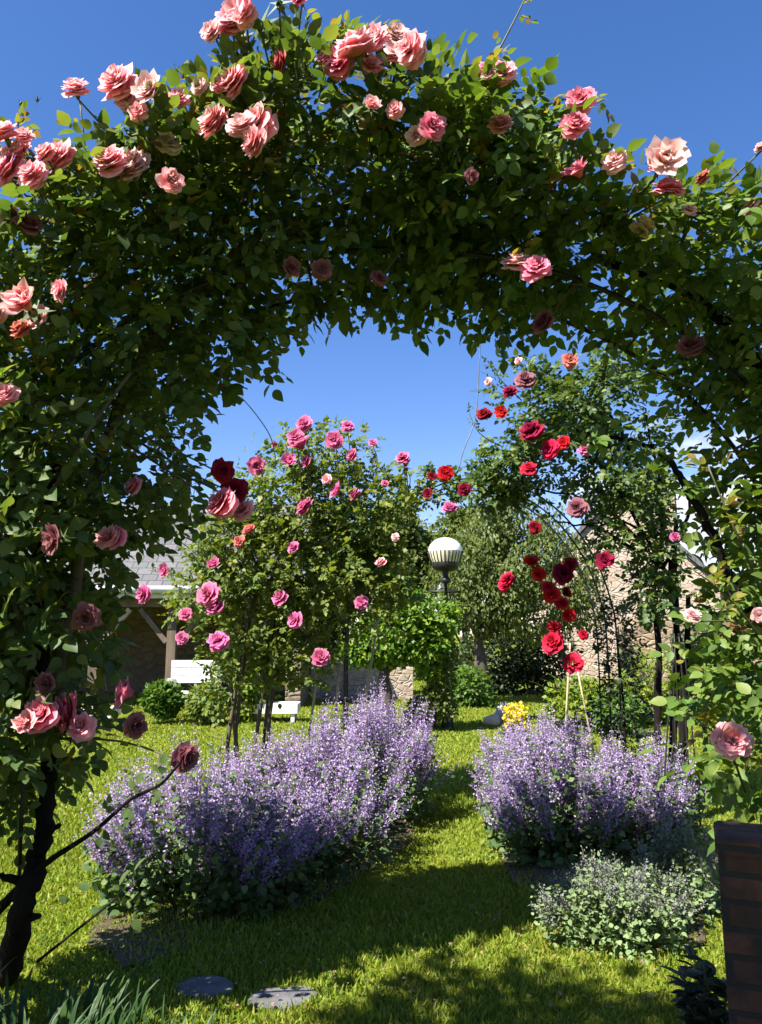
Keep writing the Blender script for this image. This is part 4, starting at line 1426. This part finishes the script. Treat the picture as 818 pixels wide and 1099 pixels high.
tree('shade_tree', 'tall leafy tree behind the photographer shading the near grass', 'tree', (-5.0, -1.6, 0), [(-4.9, -1.5, 2.2), (-4.5, -1.3, 3.6)],
     [(-2.4, -.1, 4.9, 1.0, 1.1, .6), (-1.4, -.18, 4.9, .9, 1.0, .55), (-4.6, -1.2, 4.5, .9, 1.0, .7)], 9000, .12, 'tree_olive', 121, 8, None, -.9, .1, 1.2, .2)

tree('sky_block_hedge', 'unseen tall dark foliage added behind the camera to block sky light', 'shade_hedge', (1, -8, 0), None,
     [(x_, -8 + .4 * math.sin(x_ * 2), z_, 1.7, 1.3, 1.6) for x_ in (-10, -7.5, -5, -2.5, 0, 2.5, 5, 7.5, 10) for z_ in (1.2, 3.4, 5.6)], 16000, .3, 'tree_dark', 122, gp=-3)  # added out of view to cut sky fill under the arch

# lime-green leafy plants behind the right bed
for i, (px, py, rx_, rz_, dd, lab, mt) in enumerate((
        (622, 755, 34, 26, 11.5, 'bright green leafy plant behind the right catmint bed', 'shrub_lime'),
        (690, 740, 34, 40, 12.5, 'tall lime green shrub in front of the stone wall at the right', 'shrub_lime'),
        (665, 765, 26, 20, 11.0, 'low green plant between the dark climber and the lime shrub', 'shrub_green'),
        (752, 690, 30, 62, 7.5, 'tall loose green shrub right of the iron obelisk', 'bush_leaf'),
        (790, 740, 40, 60, 6.8, 'leafy green shrub beyond the brick pillar', 'bush_leaf'),
        (175, 748, 20, 15, 12.6, 'small clipped bright green bush by the white bench', 'shrub_green'),
        (222, 752, 18, 16, 12.4, 'small dark leafy bush at the right end of the white bench', 'bush_leaf'),
        (265, 740, 14, 24, 12.8, 'yellow green bush behind the stems of the pink rose', 'shrub_lime'),
        (452, 765, 14, 14, 12.0, 'low bush at the left edge of the path end', 'shrub_green'))):
    g_ = P(px, 700, dd); g_[2] = 0
    tree('garden_shrub', lab, 'shrub', g_, None, pblobs([(px, py, rx_, rz_), (px - rx_ * .5, py + rz_ * .4, rx_ * .55, rz_ * .5), (px + rx_ * .5, py + rz_ * .35, rx_ * .55, rz_ * .55), (px + rx_ * .1, py + rz_ * .9, rx_ * .7, rz_ * .5)], dd), 2600, .085 * dd / 11, mt, 130 + i, gp=-.6, droop=.0)

# spiky leaves of tall perennials
rg = rng_(140)


def strap(label, name, cx, cy, r, h, n, mat, seed, w=.012, cat='plant'):
    rg = rng_(seed)
    root = thing(name, label, cat, (cx, cy, 0))
    mb = MB()
    for i in range(n):
        a = rg.uniform(0, 6.28); q = rg.random() ** .5
        b = np.array((cx + r * q * math.cos(a), cy + r * q * math.sin(a), 0))
        hh = h * rg.uniform(.55, 1.1)
        ln = np.array((math.cos(a), math.sin(a), 0)) * hh * rg.uniform(.1, .6) + np.append(rg.normal(0, .08 * h, 2), 0)
        sd = np.array((-math.sin(a), math.cos(a), 0)) * w * rg.uniform(.7, 1.2)
        V = []
        for t in (0, .35, .7, .9, 1):
            c2 = b + ln * t ** 2 + np.array((0, 0, hh * (t - .22 * t ** 3)))
            k = (1 - t ** 2.5) * .9 + .05
            V += [c2 - sd * k, c2 + np.array((0, 0, -.15 * w)), c2 + sd * k]
        Fc = []
        for j in range(4):
            Fc += [(3 * j, 3 * j + 1, 3 * j + 4, 3 * j + 3), (3 * j + 1, 3 * j + 2, 3 * j + 5, 3 * j + 4)]
        mb.polys(V, Fc)
    mb.build('foliage', M[mat], root)
    return root


g_ = G(60, 1092)
strap('dark clump of long strap leaves at the foot of the near rose trunk', 'strap_leaf_plant', -1.15, 2.62, .42, .26, 260, 'strap_leaf', 151)
strap('dark clump of long strap leaves at the left edge behind the near trunk', 'strap_leaf_plant', -1.75, 2.75, .4, .3, 160, 'strap_leaf', 152)
strap('sparse tuft of long grass leaves at the bottom left in front of the stepping stones', 'grass_tuft', -.72, 2.66, .25, .20, 90, 'strap_leaf', 153, .006, 'grass tuft')
g_ = P(640, 700, 12.0)
strap('tall upright green blades behind the right catmint bed', 'flag_iris', g_[0], 12.0, .5, .95, 140, 'shrub_lime', 154, .03)

# dark leafy plant beside the pillar
rg = rng_(160)
base = np.array((P(762, 1000, 2.75)[0], 2.75, 0))
root = thing('spurge', 'dark whorled leafy plant in the shade at the foot of the brick pillar', 'plant', base)
fol = MB(); st = MB()
for i in range(11):
    a = rg.uniform(0, 6.28)
    e = base + (math.cos(a) * .16 * rg.random() - .02, math.sin(a) * .14, rg.uniform(.16, .36))
    st.tube([base + (math.cos(a) * .04, math.sin(a) * .04, 0), base * .4 + e * .6 + (0, 0, .02), e], [.005, .004, .003], 5, 0, 3)
    n = 30
    t = rg.uniform(.25, 1, n)
    an = rg.uniform(0, 6.28, n)
    p_ = base + (e - base) * t[:, None]
    dd = np.stack([np.cos(an), np.sin(an), np.full(n, .25)], 1)
    simple_leaves(fol, p_, dd, np.array((0, 0, 1.0)) + rg.normal(0, .2, (n, 3)), rg.uniform(.05, .085, n), quad=False, wide=.6)
st.build('stem', M['cane_green'], root)
fol.build('foliage', M['tree_dark'], root)

# yellow flowers
c0 = P(553, 765, 10.5)
root = thing('yellow_flowers', 'clump of small yellow flowers at the corner of the path by the right bed', 'flowers', (c0[0], 10.5, 0))
fol = MB(); fl = MB(); n = 260
a = rg.uniform(0, 6.28, n); q = rg.random(n) ** .5 * .17
p_ = np.stack([c0[0] + q * np.cos(a), 10.5 + q * np.sin(a), rg.uniform(.16, .5, n)], 1)
simple_leaves(fl, p_, rg.normal(0, 1, (n, 3)), rg.normal(0, .5, (n, 3)) + (0, -.4, 1), rg.uniform(.035, .06, n), wide=1.5)
p2 = p_ * (1, 1, .7); p2[:, 2] = p2[:, 2] * rg.random(n)
simple_leaves(fol, p2, rg.normal(0, 1, (n, 3)) + (0, 0, .5), rg.normal(0, .5, (n, 3)) + (0, 0, 1), rg.uniform(.05, .1, n))
fol.build('foliage', M['shrub_green'], root)
tag(fl.build('blossom', M['yellow'], root), kind='stuff')


def boulder(label, c_, r, seed, flat=.7):
    rg = rng_(seed)
    mb = MB()
    nu, nv = 14, 9
    V = []
    for j in range(nv):
        th = PI * j / (nv - 1)
        for i in range(nu):
            ph = 2 * PI * i / nu
            V.append((math.sin(th) * math.cos(ph), math.sin(th) * math.sin(ph), math.cos(th)))
    V = np.array(V)
    k = 1 + .18 * fnoise(V, .45, seed)
    V = np.array(c_) + V * k[:, None] * np.array((r, r * .8, r * flat))
    Fc = [(j * nu + i, (j + 1) * nu + i, (j + 1) * nu + (i + 1) % nu, j * nu + (i + 1) % nu) for j in range(nv - 1) for i in range(nu)]
    mb.polys(V, Fc)
    return tag(mb.build('boulder', M['boulder'], None, True, loc=(c_[0], c_[1], 0)), label, 'stone', 'pale stones at the path end')


c0 = P(546, 752, 12.5); boulder('larger pale stone beside the yellow flowers', (c0[0], 12.5, .14), .26, 1)
c0 = P(528, 757, 12.2); boulder('smaller pale stone at the right edge of the path end', (c0[0], 12.2, .09), .14, 2)

# ------------------------------------------------------------------ stepping stones
for i, (px, py, rx_, ry_, lab) in enumerate(((222, 1062, .12, .10, 'grey stepping stone sunk in the shaded grass at the lower left'), (303, 1073, .13, .09, 'grey stepping stone nearest the grass path at the bottom edge'))):
    g_ = G(px, py)
    e = ellipse(g_[0], g_[1], rx_, ry_, .2, 9, .10, 5 + i)
    mb = MB()
    k = len(e)
    V = [(x_, y_, -.03) for x_, y_ in e] + [(x_, y_, .012) for x_, y_ in e] + [(g_[0] + (x_ - g_[0]) * .93, g_[1] + (y_ - g_[1]) * .93, .018) for x_, y_ in e]
    Fc = [(j, (j + 1) % k, k + (j + 1) % k, k + j) for j in range(k)] + [(k + j, k + (j + 1) % k, 2 * k + (j + 1) % k, 2 * k + j) for j in range(k)] + [tuple(range(2 * k, 3 * k))]
    mb.polys(V, Fc)
    tag(mb.build('stepping_stone', M['paver'], None, False, loc=(g_[0], g_[1], 0)), lab, 'paving stone', 'stepping stones in the grass')

# ------------------------------------------------------------------ brick pillar
DP = 2.35
tl = P(769, 897, DP)
PR = -.40
PM = np.array(Matrix.Rotation(PR, 3, 'Z'))


def RP(mb, piv):
    mb.v = [(v - piv) @ PM.T + piv for v in mb.v]


root = thing('brick_pillar', 'weathered dark brick pillar in shade at the right edge', 'pillar', (tl[0], DP, 0))
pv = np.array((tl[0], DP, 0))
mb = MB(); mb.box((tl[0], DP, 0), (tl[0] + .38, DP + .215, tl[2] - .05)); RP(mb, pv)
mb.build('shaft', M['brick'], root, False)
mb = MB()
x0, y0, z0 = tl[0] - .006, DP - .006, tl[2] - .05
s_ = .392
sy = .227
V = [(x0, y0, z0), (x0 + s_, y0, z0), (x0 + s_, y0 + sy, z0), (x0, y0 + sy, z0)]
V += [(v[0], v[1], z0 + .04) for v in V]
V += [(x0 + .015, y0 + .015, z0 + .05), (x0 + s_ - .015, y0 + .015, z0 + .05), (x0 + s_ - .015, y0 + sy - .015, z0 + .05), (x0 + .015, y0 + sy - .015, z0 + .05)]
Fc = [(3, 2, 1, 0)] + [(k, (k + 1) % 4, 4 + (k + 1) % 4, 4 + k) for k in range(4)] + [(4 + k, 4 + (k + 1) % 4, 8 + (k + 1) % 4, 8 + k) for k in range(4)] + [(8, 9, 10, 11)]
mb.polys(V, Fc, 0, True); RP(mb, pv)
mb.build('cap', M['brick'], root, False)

# ------------------------------------------------------------------ open barn at the left
DB = 15.0
zE = P(180, 632, DB)[2]
xa, xb = P(-260, 700, DB)[0], P(322, 700, DB)[0]
zR = zE + 2.1
depth = 4.2
root = thing('open_barn', 'open fronted barn with grey slate roof and dark timber bays behind the left rose', 'barn', ((xa + xb) / 2, DB, 0))
mb = MB()
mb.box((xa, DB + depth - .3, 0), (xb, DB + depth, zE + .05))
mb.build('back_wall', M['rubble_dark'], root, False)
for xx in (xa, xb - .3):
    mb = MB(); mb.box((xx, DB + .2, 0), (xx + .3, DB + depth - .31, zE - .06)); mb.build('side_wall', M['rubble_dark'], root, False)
mb = MB()
yr = DB + depth * .5
e0 = DB - .25
e1 = DB + depth + .25
V = [(xa - .2, e0, zE), (xb + .2, e0, zE), (xb + .2, yr, zR), (xa - .2, yr, zR), (xa - .2, e1, zE), (xb + .2, e1, zE)]
V += [(v[0], v[1], v[2] - .09) for v in V]
Fc = [(0, 1, 2, 3), (3, 2, 5, 4), (7, 6, 9, 8), (8, 9, 10, 11), (6, 7, 1, 0), (4, 5, 11, 10), (0, 3, 9, 6), (3, 4, 10, 9), (1, 7, 8, 2), (2, 8, 11, 5)]
fi = []
uv = []
V = np.array(V)
for f in Fc:
    for i in f:
        uv.append((V[i][0], V[i][1] * 1.4))
mb.arr(V, [i for f in Fc for i in f], [4] * len(Fc), 0, uv=uv)
rf = mb.build('roof', M['slate'], root, False)
for xx in (xa - .0, xb - .3):   # gable infill
    mb = MB()
    V = [(xx, DB + .02, zE - .06), (xx, DB + depth, zE - .06), (xx, yr, zR - .16), (xx + .28, DB + .02, zE - .06), (xx + .28, DB + depth, zE - .06), (xx + .28, yr, zR - .16)]
    mb.polys(V, [(0, 1, 2), (3, 5, 4), (0, 3, 4, 1), (1, 4, 5, 2), (2, 5, 3, 0)], 0, True)
    mb.build('gable', M['timber'], root, False)
mb = MB(); mb.tube([(xa - .2, e0 - .06, zE - .03), (xb + .2, e0 - .06, zE - .03)], .075, 8, 0, 1)
mb.box((xa - .2, e0 - .004, zE - .2), (xb + .2, e0 + .03, zE - .095))
mb.build('gutter', M['gutter'], root, True)
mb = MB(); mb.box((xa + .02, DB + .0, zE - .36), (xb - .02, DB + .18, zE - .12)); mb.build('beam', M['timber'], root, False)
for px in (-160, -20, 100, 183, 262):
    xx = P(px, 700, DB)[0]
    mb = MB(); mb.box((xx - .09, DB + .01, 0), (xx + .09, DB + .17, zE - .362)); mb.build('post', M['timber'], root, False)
    for sd in (-1, 1):
        mb = MB(); mb.bar((xx + sd * .11, DB + .09, zE - 1.05), (xx + sd * .66, DB + .09, zE - .40), .1, .1)
        mb.build('brace', M['timber_pale'] if px == 100 else M['timber'], root, False)

# white bench before the barn
DW = 13.4
c0 = P(208, 720, DW); c0[2] = 0
root = thing('garden_bench', 'white wooden bench with a solid back standing before the dark barn', 'bench', c0)
wv = W(27, DW)
zt = P(0, 709, DW)[2]
for k in range(3):
    mb = MB(); z1 = zt - k * .135; mb.box((c0[0] - wv, DW + .20, z1 - .125), (c0[0] + wv, DW + .23, z1)); mb.build('back_board', M['white_paint'], root, False)
for k in range(3):
    mb = MB(); mb.box((c0[0] - wv, DW - .22 + k * .135, .42), (c0[0] + wv, DW - .22 + k * .135 + .125, .45)); mb.build('seat_board', M['white_paint'], root, False)
for sx in (-1, 1):
    xx = c0[0] + sx * (wv - .05)
    for yy, z1 in ((DW - .2, .418), (DW + .23, zt - .03)):
        mb = MB(); mb.box((xx - .03, yy + .002, 0), (xx + .03, yy + .05, z1)); mb.build('leg', M['white_paint'], root, False)
    mb = MB(); mb.box((xx - .035, DW - .22, .64), (xx + .035, DW + .19, .67)); mb.build('armrest', M['white_paint'], root, False)
    mb = MB(); mb.box((xx - .025, DW - .2, .451), (xx + .025, DW - .15, .639)); mb.build('arm_post', M['white_paint'], root, False)


def low_table(label, px0, px1, d_, z1):
    xl_, xr_ = P(px0, 700, d_)[0], P(px1, 700, d_)[0]
    root = thing('low_table', label, 'table', ((xl_ + xr_) / 2, d_, 0), 'low white tables on the lawn')
    mb = MB(); mb.box((xl_, d_ - .25, z1 - .15), (xr_, d_ + .25, z1)); mb.build('tabletop', M['white_paint'], root, False)
    for xx in (xl_ + .05, xr_ - .11):
        for yy in (d_ - .22, d_ + .16):
            mb = MB(); mb.box((xx, yy, 0), (xx + .06, yy + .06, z1 - .152)); mb.build('leg', M['white_paint'], root, False)


low_table('low white table at the left seen through the near rose', 88, 128, 12.8, .24)
low_table('low white table behind the stems of the pink rose', 268, 322, 12.9, .30)

# ------------------------------------------------------------------ stone walls and gabled house
root = thing('stone_wall', 'pale cream garden wall behind the round tree left of the path', 'wall', (P(400, 700, 17)[0], 17, 0))
mb = MB(); mb.box((P(335, 700, 17)[0], 17, 0), (P(443, 700, 17)[0], 17.4, P(0, 712, 17)[2]))
mb.build('masonry', M['rubble'], root, False)
mb = MB(); mb.box((P(335, 700, 17)[0] - .03, 16.97, P(0, 712, 17)[2] + .002), (P(443, 700, 17)[0] + .03, 17.43, P(0, 712, 17)[2] + .07))
mb.build('coping', M['boulder'], root, False)
root = thing('stone_wall', 'tan rubble wall behind the iron obelisk at the right', 'wall', (P(740, 700, 17)[0], 17, 0))
zz = P(0, 655, 17)[2]
xs_ = np.linspace(P(672, 700, 17)[0], P(1000, 700, 17)[0], 15)
mb = MB()
rg = rng_(8)
tops = zz + rg.normal(0, .12, 15) - np.linspace(0, .25, 15)
V = []
for yy in (17.0, 17.5):
    for x_, t in zip(xs_, tops):
        V += [(x_, yy, 0), (x_, yy, t)]
Fc = []
for j in range(14):
    a, b = 2 * j, 30 + 2 * j
    Fc += [(a, a + 2, a + 3, a + 1), (b, b + 1, b + 3, b + 2), (a + 1, a + 3, b + 3, b + 1)]
Fc += [(0, 1, 31, 30), (28, 58, 59, 29)]
mb.polys(V, Fc)
mb.build('masonry', M['rubble_tan'], root, False)

DH = 20.0
xl_ = P(572, 700, DH)[0]
hw = W(92, DH)
xm = xl_ + hw
ze = P(0, 632, DH)[2]
zr = P(0, 540, DH)[2]
root = thing('stone_house', 'cream stone house gable with grey slate roof behind the scarlet roses', 'house', (xm, DH, 0))
ln = 8.0
ang = -.45
rotm = np.array(Matrix.Rotation(ang, 3, 'Z'))
piv = np.array((xl_, DH, 0))


def RH(V):
    return (np.array(V, float) - piv) @ rotm.T + piv


mb = MB()
V = [(xl_, DH, 0), (xl_ + 2 * hw, DH, 0), (xl_ + 2 * hw, DH, ze), (xm, DH, zr), (xl_, DH, ze)]
V += [(v[0], v[1] + ln, v[2]) for v in V]
mb.polys(RH(V), [(0, 1, 2, 3, 4), (9, 8, 7, 6, 5), (0, 4, 9, 5), (1, 6, 7, 2)], 0, True)
mb.build('wall', M['rubble'], root, False)
mb = MB()
k = (zr - ze) / hw
ov = .18
V = []
for yy in (DH - .12, DH + ln + .12):
    V += [(xl_ - ov, yy, ze - ov * k + .03), (xm, yy, zr + .03), (xl_ + 2 * hw + ov, yy, ze - ov * k + .03),
          (xl_ - ov, yy, ze - ov * k + .17), (xm, yy, zr + .18), (xl_ + 2 * hw + ov, yy, ze - ov * k + .17)]
Fc = [(0, 1, 4, 3), (1, 2, 5, 4), (6, 9, 10, 7), (7, 10, 11, 8), (3, 4, 10, 9), (4, 5, 11, 10), (0, 6, 7, 1), (1, 7, 8, 2), (0, 3, 9, 6), (2, 8, 11, 5)]
V = np.array(V)
uv = [(V[i][1], V[i][0] * 1.3) for f in Fc for i in f]
mb.arr(RH(V), [i for f in Fc for i in f], [4] * len(Fc), 0, uv=uv)
mb.build('roof', M['slate'], root, False)
mb = MB()
mb.polys(RH([(xm + .75, DH + 1.0, zr - .9), (xm + 1.35, DH + 1.0, zr - 1.4), (xm + 1.35, DH + 1.6, zr - 1.4), (xm + .75, DH + 1.6, zr - .9), (xm + .75, DH + 1.0, zr + .5), (xm + 1.35, DH + 1.0, zr + .5), (xm + 1.35, DH + 1.6, zr + .5), (xm + .75, DH + 1.6, zr + .5)]),
         [(0, 1, 5, 4), (1, 2, 6, 5), (2, 3, 7, 6), (3, 0, 4, 7), (4, 5, 6, 7)], 0, True)
mb.build('chimney', M['rubble_tan'], root, False)
